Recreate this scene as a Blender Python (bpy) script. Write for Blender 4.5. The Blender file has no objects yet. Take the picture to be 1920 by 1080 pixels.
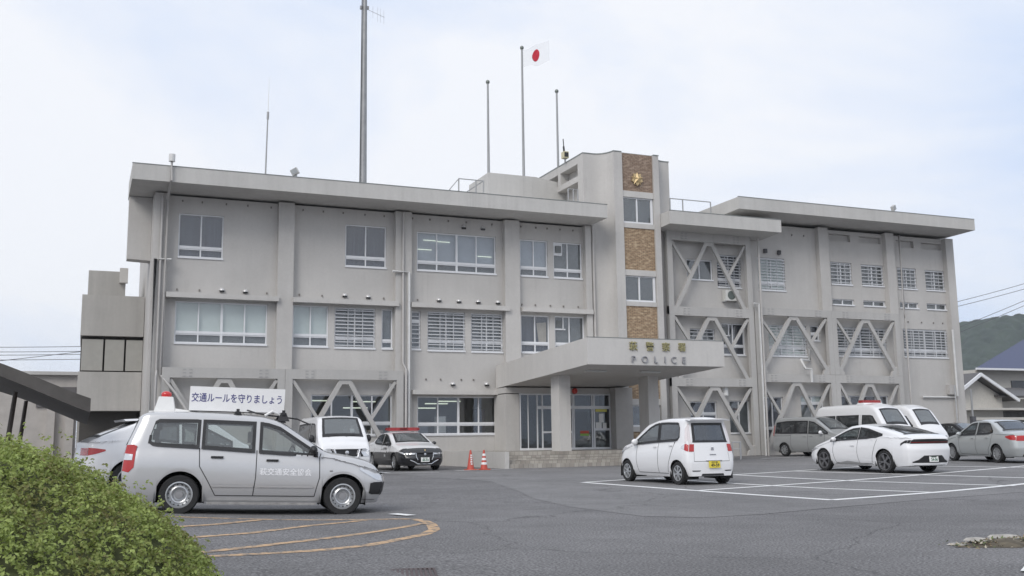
import bpy, bmesh, math, random
from math import sin, cos, tan, radians, pi, sqrt, hypot, atan2
from mathutils import Matrix, Vector
import numpy as np
random.seed(7); np.random.seed(7)
SC = bpy.context.scene
COL = SC.collection

# ------------------------------------------------------------------ camera
EYE = 1.13
yaw, pitch, roll = radians(-22.92), radians(8.65), radians(-0.744)
r0 = Vector((cos(yaw), sin(yaw), 0)); f0 = Vector((-sin(yaw), cos(yaw), 0)); u0 = Vector((0, 0, 1))
fw = cos(pitch)*f0 + sin(pitch)*u0; u1 = -sin(pitch)*f0 + cos(pitch)*u0
rt = cos(roll)*r0 + sin(roll)*u1; up = -sin(roll)*r0 + cos(roll)*u1
cam = bpy.data.cameras.new('camera'); cam.sensor_width = 36; cam.lens = 1900/1920*36
cam.clip_start = 0.1; cam.clip_end = 6000
co = bpy.data.objects.new('camera', cam); COL.objects.link(co)
co.matrix_world = Matrix(((rt.x, up.x, -fw.x, 0), (rt.y, up.y, -fw.y, 0), (rt.z, up.z, -fw.z, EYE), (0, 0, 0, 1)))
SC.camera = co

# ------------------------------------------------------------------ sky, sun, exposure
SUN_EL, SUN_AZ = radians(38), radians(228)          # azimuth clockwise from +Y
w = bpy.data.worlds.new('World'); SC.world = w; w.use_nodes = True
nt = w.node_tree; N = nt.nodes; Lk = nt.links; N.clear()
out = N.new('ShaderNodeOutputWorld'); bg = N.new('ShaderNodeBackground')
sky = N.new('ShaderNodeTexSky'); sky.sky_type = 'NISHITA'; sky.sun_disc = False
sky.sun_elevation = SUN_EL; sky.sun_rotation = SUN_AZ; sky.air_density = 1.0; sky.dust_density = 2.0
tc = N.new('ShaderNodeTexCoord'); mp = N.new('ShaderNodeMapping'); mp.inputs['Scale'].default_value = (1.0, 1.0, 2.2)
nz = N.new('ShaderNodeTexNoise'); nz.inputs['Scale'].default_value = 1.7; nz.inputs['Detail'].default_value = 7; nz.inputs['Roughness'].default_value = 0.55
nz.inputs['Distortion'].default_value = 0.5
cr = N.new('ShaderNodeValToRGB'); cr.color_ramp.elements[0].position = 0.38; cr.color_ramp.elements[0].color = (6.5, 7.5, 9.4, 1)
cr.color_ramp.elements[1].position = 0.60; cr.color_ramp.elements[1].color = (9.0, 9.2, 9.65, 1)
mx = N.new('ShaderNodeMix'); mx.data_type = 'RGBA'
mx.inputs['Factor'].default_value = 0.93   # thin bright overcast
Lk.new(tc.outputs['Generated'], mp.inputs['Vector']); Lk.new(mp.outputs['Vector'], nz.inputs['Vector'])
Lk.new(nz.outputs['Fac'], cr.inputs['Fac']); Lk.new(cr.outputs['Color'], mx.inputs['B'])
Lk.new(sky.outputs['Color'], mx.inputs['A']); Lk.new(mx.outputs['Result'], bg.inputs['Color'])
bg.inputs['Strength'].default_value = 0.1
Lk.new(bg.outputs['Background'], out.inputs['Surface'])
sun = bpy.data.lights.new('sun', 'SUN'); sun.energy = 1.5; sun.angle = radians(28); sun.color = (1.0, 0.955, 0.89)
so = bpy.data.objects.new('sun', sun); COL.objects.link(so)
sd = Vector((sin(SUN_AZ)*cos(SUN_EL), cos(SUN_AZ)*cos(SUN_EL), sin(SUN_EL)))
so.rotation_euler = sd.to_track_quat('Z', 'Y').to_euler(); so.location = (0, -20, 60)
SC.view_settings.view_transform = 'Standard'; SC.view_settings.look = 'None'
SC.view_settings.exposure = 0.14; SC.view_settings.gamma = 1.0; SC.view_settings.use_curve_mapping = False

# ------------------------------------------------------------------ helpers
def ss(a, b, x):
    t = (x-a)/(b-a); t = 0.0 if t < 0 else (1.0 if t > 1 else t); return t*t*(3-2*t)
def G(X, Y):                                          # the lot rises gently towards the building
    return .12*ss(15, 38, Y) + .2*ss(16, 38, X) + .50*ss(4.2, -6, X)*ss(30, 22, Y)
def interp(tab, x):
    if x <= tab[0][0]: return tab[0][1]
    for (a, b), (c, d) in zip(tab, tab[1:]):
        if x <= c: return b + (d-b)*(x-a)/(c-a) if c > a else d
    return tab[-1][1]

class MB:
    def __init__(s): s.v = []; s.f = []; s.m = []
    def add(s, vs, fs, mi=0, M=None):
        n = len(s.v)
        s.v += [tuple(M @ Vector(p)) for p in vs] if M else [tuple(p) for p in vs]
        for f in fs: s.f.append(tuple(i+n for i in f)); s.m.append(mi)
        return s
    def box(s, x0, x1, y0, y1, z0, z1, mi=0, M=None):
        vs = [(x0,y0,z0),(x1,y0,z0),(x1,y1,z0),(x0,y1,z0),(x0,y0,z1),(x1,y0,z1),(x1,y1,z1),(x0,y1,z1)]
        return s.add(vs, [(0,3,2,1),(4,5,6,7),(0,1,5,4),(1,2,6,5),(2,3,7,6),(3,0,4,7)], mi, M)
    def hexa(s, b, t, mi=0):                           # bottom ring, top ring of equal length
        n = len(b); fs = [tuple(range(n-1, -1, -1)), tuple(range(n, 2*n))]
        for i in range(n): j = (i+1) % n; fs.append((i, j, n+j, n+i))
        return s.add(list(b)+list(t), fs, mi)
    def prism(s, poly, z0, z1, mi=0):                  # polygon in XY extruded in Z
        return s.hexa([(x, y, z0) for x, y in poly], [(x, y, z1) for x, y in poly], mi)
    def prism_xz(s, poly, y0, y1, mi=0):               # polygon in XZ extruded in Y
        return s.hexa([(x, y1, z) for x, z in poly], [(x, y0, z) for x, z in poly], mi)
    def tube(s, pts, r, n=8, mi=0, r1=None, cap=True):
        pts = [Vector(p) for p in pts]; rings = []; k = len(pts)
        for i, p in enumerate(pts):
            d = (pts[min(i+1, k-1)] - pts[max(i-1, 0)]).normalized()
            a = d.cross(Vector((0, 0, 1)));
            if a.length < .05: a = d.cross(Vector((1, 0, 0)))
            a.normalize(); b = d.cross(a)
            rr = r if r1 is None else r + (r1-r)*i/(k-1)
            rings.append([p + rr*(cos(2*pi*j/n)*a + sin(2*pi*j/n)*b) for j in range(n)])
        vs = [q for R in rings for q in R]; fs = []
        for i in range(k-1):
            for j in range(n):
                j2 = (j+1) % n; fs.append((i*n+j, i*n+j2, (i+1)*n+j2, (i+1)*n+j))
        if cap: fs += [tuple(range(n-1, -1, -1)), tuple(range((k-1)*n, k*n))]
        return s.add(vs, fs, mi)
    def bar(s, p, q, w, d, mi=0):                      # bar between two points in an XZ plane: width w in plane, depth d along +Y
        p = Vector(p); q = Vector(q); t = (q-p).normalized(); n = Vector((-t.z, 0, t.x))*w/2
        b = [p-n, q-n, q+n, p+n]; return s.hexa([v + Vector((0, d, 0)) for v in b], b, mi)
    def lathe(s, prof, n=24, mi=0, M=None):            # profile (r, y) turned about the Y axis
        vs = []; fs = []; k = len(prof)
        for i in range(n):
            a = 2*pi*i/n
            for r, y in prof: vs.append((r*cos(a), y, r*sin(a)))
        for i in range(n):
            i2 = (i+1) % n
            for j in range(k-1): fs.append((i*k+j, i*k+j+1, i2*k+j+1, i2*k+j))
        return s.add(vs, fs, mi, M)
    def build(s, name, mats, parent=None, smooth=None, **kw):
        me = bpy.data.meshes.new(name); me.from_pydata(s.v, [], s.f)
        if not isinstance(mats, (list, tuple)): mats = [mats]
        for m in mats: me.materials.append(m)
        if len(mats) > 1: me.polygons.foreach_set('material_index', s.m)
        me.update()
        bm = bmesh.new(); bm.from_mesh(me); bmesh.ops.recalc_face_normals(bm, faces=bm.faces); bm.to_mesh(me); bm.free()
        if smooth is not None:
            me.shade_smooth()
            if smooth < 180: me.set_sharp_from_angle(angle=radians(smooth))
        return put(name, me, parent, **kw)
def put(name, me, parent=None, label=None, cat=None, group=None, kind=None):
    o = bpy.data.objects.new(name, me); COL.objects.link(o)
    if parent: o.parent = parent
    return tag(o, label, cat, group, kind)
def tag(o, label=None, cat=None, group=None, kind=None):
    if label: o['label'] = label
    if cat: o['category'] = cat
    if group: o['group'] = group
    if kind: o['kind'] = kind
    return o
def thing(name, label, cat, loc=(0, 0, 0), rot=0, group=None):
    o = put(name, None, None, label, cat, group); o.location = loc; o.rotation_euler = (0, 0, rot); return o
def copy_tree(o, parent=None):
    c = o.copy(); COL.objects.link(c)
    if parent: c.parent = parent
    for ch in list(o.children): copy_tree(ch, c)
    return c
def text_mesh(s, size, ext=0.01, bold=0.0, align='CENTER', sx=1.0):
    cu = bpy.data.curves.new('lettering', 'FONT'); cu.body = s; cu.size = size; cu.extrude = ext; cu.offset = bold
    cu.align_x = align; cu.align_y = 'CENTER'; cu.resolution_u = 3
    o = bpy.data.objects.new('lettering', cu); COL.objects.link(o)
    bpy.context.view_layer.update()
    me = bpy.data.meshes.new_from_object(o.evaluated_get(bpy.context.evaluated_depsgraph_get()))
    bpy.data.objects.remove(o); me.name = 'lettering'
    if sx != 1: me.transform(Matrix.Diagonal((sx, 1, 1, 1)))
    me.materials.clear()
    return me

# ------------------------------------------------------------------ materials
MC = {}
def mat(name, col=(.5, .5, .5), rough=.6, metal=0., coat=0., noise=0., nscale=4., nstretch=(1, 1, 1), col2=None, bump=0., bscale=60., spec=.5, back=None, emit=None, es=1., det=5.):
    if name in MC: return MC[name]
    m = bpy.data.materials.new(name); m.use_nodes = True; MC[name] = m
    nt = m.node_tree; n = nt.nodes; l = nt.links; p = n['Principled BSDF']
    p.inputs['Base Color'].default_value = (*col, 1); p.inputs['Roughness'].default_value = rough
    p.inputs['Metallic'].default_value = metal; p.inputs['Coat Weight'].default_value = coat; p.inputs['Coat Roughness'].default_value = .04
    p.inputs['Specular IOR Level'].default_value = spec
    if emit: p.inputs['Emission Color'].default_value = (*emit, 1); p.inputs['Emission Strength'].default_value = es
    src = None
    if noise or col2 or bump:
        tc = n.new('ShaderNodeTexCoord'); mp = n.new('ShaderNodeMapping'); mp.inputs['Scale'].default_value = nstretch
        l.new(tc.outputs['Object'], mp.inputs['Vector'])
    if noise or col2:
        nz = n.new('ShaderNodeTexNoise'); nz.inputs['Scale'].default_value = nscale; nz.inputs['Detail'].default_value = det; nz.inputs['Roughness'].default_value = .6
        l.new(mp.outputs['Vector'], nz.inputs['Vector'])
        rp = n.new('ShaderNodeMapRange'); rp.inputs['From Min'].default_value = .32; rp.inputs['From Max'].default_value = .68
        l.new(nz.outputs['Fac'], rp.inputs['Value'])
        mx = n.new('ShaderNodeMix'); mx.data_type = 'RGBA'
        c2 = col2 if col2 else tuple(c*(1-noise) for c in col); c1 = col if col2 else tuple(min(1, c*(1+noise*.5)) for c in col)
        mx.inputs['A'].default_value = (*c2, 1); mx.inputs['B'].default_value = (*c1, 1)
        l.new(rp.outputs['Result'], mx.inputs['Factor']); l.new(mx.outputs['Result'], p.inputs['Base Color']); src = mx
    if bump:
        nb = n.new('ShaderNodeTexNoise'); nb.inputs['Scale'].default_value = bscale; nb.inputs['Detail'].default_value = 4
        l.new(tc.outputs['Object'], nb.inputs['Vector'])
        bp = n.new('ShaderNodeBump'); bp.inputs['Strength'].default_value = bump; bp.inputs['Distance'].default_value = .02
        l.new(nb.outputs['Fac'], bp.inputs['Height']); l.new(bp.outputs['Normal'], p.inputs['Normal'])
    if back:                                            # inner face of a one-sided shell (car bodies): dark trim
        ge = n.new('ShaderNodeNewGeometry'); b = n.new('ShaderNodeBsdfDiffuse'); b.inputs['Color'].default_value = (*back, 1)
        ms = n.new('ShaderNodeMixShader'); o = n['Material Output']
        l.new(ge.outputs['Backfacing'], ms.inputs['Fac']); l.new(p.outputs['BSDF'], ms.inputs[1]); l.new(b.outputs['BSDF'], ms.inputs[2]); l.new(ms.outputs['Shader'], o.inputs['Surface'])
    return m
def glass(name, tint=(.5, .52, .53), through=.6, rough=.02, dust=.12, refl=.075):
    if name in MC: return MC[name]
    m = bpy.data.materials.new(name); m.use_nodes = True; MC[name] = m
    n = m.node_tree.nodes; l = m.node_tree.links; n.clear()
    o = n.new('ShaderNodeOutputMaterial'); t = n.new('ShaderNodeBsdfTransparent'); g = n.new('ShaderNodeBsdfGlossy'); ms = n.new('ShaderNodeMixShader')
    d = n.new('ShaderNodeBsdfDiffuse'); d.inputs['Color'].default_value = (*[c*dust for c in tint], 1); m2 = n.new('ShaderNodeMixShader'); m2.inputs['Fac'].default_value = through  # dust plus sky reflection, painted in as a grey diffuse share
    t.inputs['Color'].default_value = (*tint, 1); g.inputs['Roughness'].default_value = rough; g.inputs['Color'].default_value = (.95, .97, 1, 1)
    lw = n.new('ShaderNodeLayerWeight'); lw.inputs['Blend'].default_value = .5; pw = n.new('ShaderNodeMath'); pw.operation = 'POWER'; pw.inputs[1].default_value = 4.5; l.new(lw.outputs['Facing'], pw.inputs[0]); f = n.new('ShaderNodeMath'); f.operation = 'MULTIPLY_ADD'; f.inputs[1].default_value = .88; f.inputs[2].default_value = refl; l.new(pw.outputs[0], f.inputs[0])
    tc = n.new('ShaderNodeTexCoord'); nz = n.new('ShaderNodeTexNoise'); nz.inputs['Scale'].default_value = 1.3; bp = n.new('ShaderNodeBump'); bp.inputs['Strength'].default_value = .08; bp.inputs['Distance'].default_value = .03
    l.new(tc.outputs['Object'], nz.inputs['Vector']); l.new(nz.outputs['Fac'], bp.inputs['Height']); l.new(bp.outputs['Normal'], g.inputs['Normal'])
    l.new(d.outputs['BSDF'], m2.inputs[1]); l.new(t.outputs['BSDF'], m2.inputs[2])
    l.new(f.outputs[0], ms.inputs['Fac']); l.new(m2.outputs['Shader'], ms.inputs[1]); l.new(g.outputs['BSDF'], ms.inputs[2]); l.new(ms.outputs['Shader'], o.inputs['Surface'])
    return m

def wall_mat(name, col, streak=.10, blot=.07):
    m = bpy.data.materials.new(name); m.use_nodes = True; MC[name] = m
    n = m.node_tree.nodes; l = m.node_tree.links; p = n['Principled BSDF']; p.inputs['Roughness'].default_value = .82; p.inputs['Specular IOR Level'].default_value = .25
    tc = n.new('ShaderNodeTexCoord')
    def noise(sc, stretch, det, lo, hi):
        mp = n.new('ShaderNodeMapping'); mp.inputs['Scale'].default_value = stretch; l.new(tc.outputs['Object'], mp.inputs['Vector'])
        z = n.new('ShaderNodeTexNoise'); z.inputs['Scale'].default_value = sc; z.inputs['Detail'].default_value = det; z.inputs['Roughness'].default_value = .62; l.new(mp.outputs['Vector'], z.inputs['Vector'])
        r = n.new('ShaderNodeMapRange'); r.inputs['From Min'].default_value = .35; r.inputs['From Max'].default_value = .65; r.inputs['To Min'].default_value = lo; r.inputs['To Max'].default_value = hi
        l.new(z.outputs['Fac'], r.inputs['Value']); return r.outputs['Result']
    a = noise(2.6, (1, 1, .07), 5, 1-streak, 1+streak*.25); b = noise(.35, (1, 1, 1), 4, 1-blot, 1+blot*.6); c = noise(9, (1, 1, 1), 6, .975, 1.02)
    s1 = noise(5.5, (1, 1, .03), 3, 0, 1); s2 = noise(.9, (1, 1, .6), 3, 0, 1); sm_ = n.new('ShaderNodeMath'); sm_.operation = 'MULTIPLY'; l.new(s1, sm_.inputs[0]); l.new(s2, sm_.inputs[1])
    sd_ = n.new('ShaderNodeMapRange'); sd_.inputs['From Min'].default_value = .45; sd_.inputs['To Min'].default_value = 1.0; sd_.inputs['To Max'].default_value = .92; l.new(sm_.outputs[0], sd_.inputs['Value'])
    m0 = n.new('ShaderNodeMath'); m0.operation = 'MULTIPLY'; l.new(b, m0.inputs[0]); l.new(sd_.outputs['Result'], m0.inputs[1]); b = m0.outputs[0]
    mu = n.new('ShaderNodeMath'); mu.operation = 'MULTIPLY'; l.new(a, mu.inputs[0]); l.new(b, mu.inputs[1])
    m2 = n.new('ShaderNodeMath'); m2.operation = 'MULTIPLY'; l.new(mu.outputs[0], m2.inputs[0]); l.new(c, m2.inputs[1])
    mx = n.new('ShaderNodeVectorMath'); mx.operation = 'SCALE'; mx.inputs[0].default_value = col; l.new(m2.outputs[0], mx.inputs['Scale'])
    l.new(mx.outputs['Vector'], p.inputs['Base Color'])
    nb = n.new('ShaderNodeTexNoise'); nb.inputs['Scale'].default_value = 45; nb.inputs['Detail'].default_value = 3; l.new(tc.outputs['Object'], nb.inputs['Vector'])
    bp = n.new('ShaderNodeBump'); bp.inputs['Strength'].default_value = .25; bp.inputs['Distance'].default_value = .01; l.new(nb.outputs['Fac'], bp.inputs['Height']); l.new(bp.outputs['Normal'], p.inputs['Normal'])
    return m
WALL = wall_mat('painted concrete wall', (.520, .505, .486), .03, .07)
TRIM = wall_mat('painted concrete trim', (.545, .531, .511), .04, .05)
FASC = wall_mat('roof fascia paint', (.535, .525, .505), .06, .06)
CANO = wall_mat('canopy paint', (.57, .555, .535), .04, .04)
ANNX = wall_mat('annex concrete', (.45, .435, .41), .10, .08)
ALU = mat('white aluminium', (.74, .75, .77), .4, 0, noise=.05)
ALUG = mat('grey aluminium', (.42, .43, .43), .4, .2, noise=.1)
STEEL = mat('galvanised steel', (.50, .51, .52), .45, .4, noise=.15, nscale=8)
STAIN = mat('stainless rail', (.6, .6, .6), .3, .8)
DARK = mat('dark interior', (.10, .10, .105), .9, noise=.3, nscale=.8)
ROOM = mat('room interior', (.50, .51, .51), .9, noise=.2, nscale=.6)
BLACKP = mat('black plastic', (.02, .02, .022), .5)
WHITEP = mat('white plastic', (.75, .75, .74), .4, noise=.05)
LAMP = mat('fluorescent tube light', (.9, .95, .85), .5, emit=(.92, 1.0, .80), es=.72)
PANE = glass('window pane', (.80, .83, .84), .92, dust=.18, refl=.11)
PANED = glass('dark window pane', (.62, .65, .66), .85)
BL_DARK = mat('dark grey curtain', (.105, .11, .14), .9, noise=.25, nscale=14, nstretch=(1, 1, .02))
BL_BLUE = mat('blue grey curtain', (.52, .55, .61), .9, noise=.06, nscale=3)  # sky reflection painted as a colour behind panes; one cabinet shares it
BL_WHITE = mat('pale roller blind', (.82, .87, .83), .9, noise=.08, nscale=1.2)
BL_GREY = mat('grey blind', (.20, .21, .22), .9, noise=.2, nscale=3)
BL_TAN = mat('tan curtain', (.52, .45, .38), .9, noise=.1)
# ------------------------------------------------------------------ the police station
B = thing('police_station', 'long three storey grey concrete station with brick panelled stair tower and braced right wing', 'building')
W0 = 44.0                                              # front plane of the wall
def wall(mb, x0, x1, z0, z1, Y, holes, d=.24):
    xs = sorted({x0, x1, *[v for h in holes for v in h[:2] if x0 < v < x1]}); zs = sorted({z0, z1, *[v for h in holes for v in h[2:4] if z0 < v < z1]})
    inh = lambda x, z: any(h[0] < x < h[1] and h[2] < z < h[3] for h in holes)
    for a, b in zip(xs, xs[1:]):
        for c, e in zip(zs, zs[1:]):
            if inh((a+b)/2, (c+e)/2): continue
            mb.add([(a,Y,c),(b,Y,c),(b,Y,e),(a,Y,e)], [(0,1,2,3)]); mb.add([(a,Y+d,c),(b,Y+d,c),(b,Y+d,e),(a,Y+d,e)], [(3,2,1,0)])
    for a, b, c, e in holes:
        mb.add([(a,Y,c),(b,Y,c),(b,Y,e),(a,Y,e),(a,Y+d,c),(b,Y+d,c),(b,Y+d,e),(a,Y+d,e)], [(0,4,5,1),(1,5,6,2),(2,6,7,3),(3,7,4,0)])
    mb.add([(x0,Y,z0),(x0,Y+d,z0),(x0,Y+d,z1),(x0,Y,z1)], [(0,1,2,3)]); mb.add([(x1,Y,z0),(x1,Y+d,z0),(x1,Y+d,z1),(x1,Y,z1)], [(3,2,1,0)])

# (x0, x1, z0, z1, columns, transom height or None, blind, options)
LW = [
 (3.38,5.22,8.96,10.89,2,9.45,BL_DARK,''),(10.52,12.41,8.96,10.93,2,9.45,BL_DARK,''),(13.87,17.80,8.96,10.83,4,9.43,BL_BLUE,'L'),
 (19.04,20.51,8.97,10.81,2,9.45,BL_BLUE,''),(20.82,22.37,8.97,10.79,2,9.43,BL_GREY,'F'),
 (3.36,7.15,5.33,7.14,4,5.84,BL_WHITE,''),(8.24,9.80,5.31,7.17,2,5.86,BL_WHITE,''),(10.08,11.92,5.29,7.14,2,5.80,BL_GREY,'G'),
 (12.22,12.73,5.30,7.14,1,5.72,BL_GREY,''),(13.60,14.05,5.30,7.10,1,6.66,BL_GREY,'g'),(14.38,16.21,5.27,7.12,2,5.78,BL_GREY,'G'),(16.51,18.10,5.26,7.11,2,5.78,BL_GREY,'G'),
 (19.04,20.54,5.28,7.13,2,5.80,BL_DARK,'T'),(20.82,22.42,5.29,7.14,2,5.80,BL_GREY,'f'),
 (9.10,12.72,1.46,3.28,4,2.05,None,''),(13.90,17.87,1.46,3.23,4,2.00,None,'')]
RW = [
 (28.42,29.99,9.28,10.39,2,None,BL_GREY,'h'),(30.27,31.76,8.95,10.73,2,9.45,BL_DARK,'G'),(32.85,34.62,8.93,10.74,2,9.42,BL_WHITE,'G'),
 (37.73,39.19,9.48,10.78,2,None,BL_GREY,'W'),(39.87,41.45,9.50,10.75,2,None,BL_GREY,'W'),(42.48,43.88,9.45,10.71,2,None,BL_GREY,'W'),(44.55,46.02,9.45,10.68,2,None,BL_GREY,'W'),
 (37.72,39.23,8.34,8.71,2,None,BL_GREY,''),(39.88,41.45,8.35,8.71,2,None,BL_GREY,''),(42.51,43.89,8.34,8.72,2,None,BL_GREY,''),(44.51,46.02,8.33,8.73,2,None,BL_GREY,''),
 (28.45,29.97,5.84,6.78,2,None,BL_GREY,'W'),(30.39,31.82,5.41,7.11,2,5.95,BL_DARK,'f'),(33.33,35.81,5.42,7.13,3,5.95,BL_WHITE,'G'),(36.10,36.70,6.30,7.17,1,6.75,BL_DARK,''),
 (37.79,41.32,5.50,7.16,4,5.98,BL_GREY,'G'),(42.59,45.85,5.55,7.20,4,6.02,BL_GREY,'G'),
 (28.3,29.9,1.0,3.05,2,2.45,BL_DARK,''),(30.66,31.9,1.4,3.1,2,None,BL_GREY,''),(32.72,34.04,1.0,3.3,2,1.7,BL_DARK,''),(35.20,36.7,2.0,3.38,2,3.0,BL_WHITE,''),(37.7,41.2,1.5,3.4,4,None,BL_DARK,'')]
SLOT = [(37.74,39.23,11.97,12.36),(39.84,41.40,11.98,12.35),(42.54,43.85,11.91,12.31),(44.43,45.96,11.90,12.28)]
BLANK = [(28.45,29.99,10.39,10.76),(28.49,29.99,6.78,7.18),(32.72,33.28,5.42,7.15)]
HO = [h[:4] for h in LW]; HR = [h[:4] for h in RW] + SLOT
mb = MB()
wall(mb, 2.35, 22.75, 0, 11.62, W0, HO)
wall(mb, 27.3, 32.3, 0, 11.60, W0, [h for h in HR if h[0] < 32.2]); wall(mb, 32.3, 46.6, 0, 12.56, W0, [h for h in HR if h[0] > 32.2])
mb.box(2.35, 2.6, W0+.24, 53.8, 0, 11.58); mb.box(46.35, 46.6, W0+.24, 53.8, 0, 12.55); mb.box(2.35, 46.6, 53.8, 54, 0, 11.55)
mb.box(32.3, 32.5, W0+.24, 53.7, 11.7, 12.55)
for s in SLOT: mb.box(s[0], s[1], W0+.2, W0+.23, s[2], s[3])
for s in BLANK: mb.box(s[0], s[1], W0+.05, W0+.02+.05, s[2]+.002, s[3])
mb.build('wall', WALL, B)
for a, b, c, e in ((2.37,2.93,0,11.63),(7.5,8.18,0,11.63),(12.77,13.53,0,11.63),(18.14,18.9,0,11.63),(22.43,22.74,0,11.63),(36.77,37.42,7.9,12.6),(41.5,42.1,7.9,12.6),(46.0,46.58,0,12.58)): MB().box(a, b, 43.7, W0-.002, c, e).build('pilaster', WALL, B)
# rooms behind the panes
im = MB()
for x0, x1, zt in ((2.62, 22.3, 11.55), (27.4, 46.3, 11.6)):
    im.box(x0, x1, 50, 50.1, .1, zt)
    for z in (.3, 3.75, 7.55, zt): im.box(x0, x1, W0+.26, 49.99, z, z+.12)
for x in (3.0, 7.8, 13.15, 18.5, 22.3, 27.4, 32.4, 37.1, 41.8, 46.2): im.box(x-.05, x+.05, W0+.27, 49.98, .45, 11.5)
im.build('room_interior', ROOM, B)
for x, y, z in ((9.6,45.3,3.05),(11.3,45.0,2.72),(12.0,46.2,3.05),(14.6,45.2,2.72),(15.4,45.8,2.95),(16.2,46.2,3.08)): MB().box(x-.55, x+.55, y-.06, y+.06, z, z+.05).build('ceiling_light', LAMP, B)
for x, z in ((14.6,10.47),(15.2,10.44),(14.3,10.02),(17.3,9.86)): MB().box(x-.35, x+.35, 44.215, 44.235, z, z+.03).build('ceiling_light', LAMP, B)
def window(x0, x1, z0, z1, nc, tr, blind, opt, Y=W0+.07):
    m = MB(); t = .055; d0, d1 = Y, Y+.07
    heavy = 'h' in opt
    m.box(x0, x0+t, d0, d1, z0+.07, z1-t); m.box(x1-t, x1, d0, d1, z0+.07, z1-t); m.box(x0, x1, d0, d1, z1-t, z1)
    m.box(x0-.01, x1+.01, W0-.05, d1, z0, z0+.075)     # sill
    if tr: m.box(x0+t, x1-t, d0-.01, d1, tr-.05, tr+.06)
    for k in range(1, nc):
        x = x0 + (x1-x0)*k/nc; wd = .05 if (nc == 4 and k == 2) else .028
        zb = z0+.075
        if tr: m.box(x-wd, x+wd, d0-.004, d1, zb, tr-.05); m.box(x-wd, x+wd, d0-.004, d1, tr+.06, z1-t)
        else: m.box(x-wd, x+wd, d0-.004, d1, zb, z1-t)
    if tr:                                              # sash rails of the lower lights
        for k in range(nc):
            a = x0+(x1-x0)*k/nc+.03; b = x0+(x1-x0)*(k+1)/nc-.03; m.box(a, b, d0+.01, d1-.01, tr-.10, tr-.052); m.box(a, b, d0+.01, d1-.01, z0+.077, z0+.115)
    if 'F' in opt or 'f' in opt:                        # panel with a fan at the top left light
        fx = x0+t+(x1-x0)*.34; zz = z1-t-.58
        m.box(x0+t, x0+t+.42 if 'F' in opt else fx, d0-.006, d1-.02, zz-.03, zz+.03)
        m.box(x0+t+.40, x0+t+.45, d0-.006, d1-.02, zz, z1-t)
        if 'F' in opt: m.box(x0+t, x0+t+.42, d0+.0, d1-.02, zz+.03, z1-t)
    w = m.build('window', ALU, B)
    p = MB(); p.add([(x0+t, Y+.035, z0+.07), (x1-t, Y+.035, z0+.07), (x1-t, Y+.035, z1-t), (x0+t, Y+.035, z1-t)], [(0,1,2,3)]); p.build('pane', PANE, w)
    if blind:
        yb = Y+.13 if 'L' not in opt else Y+.20
        b = MB(); b.box(x0+.01, x1-.01, yb, yb+.01, (z0+.08 if blind is not BL_BLUE else z0+.08), z1-.005); b.build('blind', blind, w)  # the blue grey sheets stand in for sky reflected in the glass
    if blind in (BL_BLUE, BL_WHITE) and tr and 'G' not in opt:
        b = MB(); b.box(x0+.02, x1-.02, yb-.02, yb-.01, z0+.09, tr-.02 if blind is BL_WHITE else tr+.04); b.build('lower_blind', BL_GREY, w)
    if 'T' in opt:
        b = MB(); b.add([(x1-.62, Y+.11, z1-.35), (x1-.1, Y+.11, z1-.3), (x1-.1, Y+.11, tr), (x1-.5, Y+.11, tr)], [(0,1,2,3)]); b.build('curtain', BL_TAN, w)
    if 'F' in opt or 'f' in opt:
        f = MB(); xx = x0+t+.21; f.box(xx-.14, xx+.14, d0-.12 if 'F' in opt else d0+.02, d0-.004 if 'F' in opt else d0+.03, z1-.52, z1-.2); f.build('ventilation_fan', mat('fan hood grey', (.16,.17,.17), .5) , w)
    if 'G' in opt or 'W' in opt or 'g' in opt:          # burglar bars
        g = MB(); st = .155 if 'G' in opt else .2; yb = W0-.035 if 'G' in opt else W0+.02; z = z0+.16
        while z < z1-.05:
            if not tr or abs(z-tr) > .09: g.box(x0+.03, x1-.03, yb, yb+.02, z-.024, z+.024)
            z += st
        if 'g' not in opt:
            for k in range(nc):
                for q in ((.64,) if k % 2 == 0 else (.36,)): xx = x0+(x1-x0)*(k+q)/nc; g.box(xx-.014, xx+.014, yb-.022, yb-.002, z0+.08, z1-.04)
        g.build('burglar_bars', mat('bar aluminium', (.56,.57,.59), .5, .1, noise=.08), w)
    return w
for q in LW + RW: window(*q)
for x, y, z0_, w_, h_, mt in ((9.8,45.2,1.2,.9,.75,'BL_GREY'),(10.9,46.2,1.2,.6,1.1,'WHITEP'),(12.2,45.0,1.2,.7,.55,'BL_TAN'),(14.4,45.4,1.2,.8,.7,'BL_BLUE'),(15.25,44.8,1.2,.42,1.15,'WHITEP'),(16.3,46.5,1.2,1.2,.9,'BL_GREY'),(17.3,45.2,1.2,.5,1.5,'BL_DARK'),(19.8,45.5,.8,.8,1.2,'WHITEP'),(21.7,46.5,.8,1.0,1.0,'BL_TAN')):
    MB().box(x-w_/2, x+w_/2, y-.2, y+.2, .43, z0_+h_).build('office_cabinet', globals()[mt], B)
# ledges
for name, z0, z1, segs in (('ledge', 7.24, 7.45, ((2.95,7.56),(8.16,12.9),(13.5,18.32),(18.96,22.72))), ('ledge', 3.3, 3.5, ((13.56,18.16),(18.88,22.4)))):
    for a, b in segs: MB().box(a, b, 43.55, W0-.003, z0, z1).build(name, TRIM, B)
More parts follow.
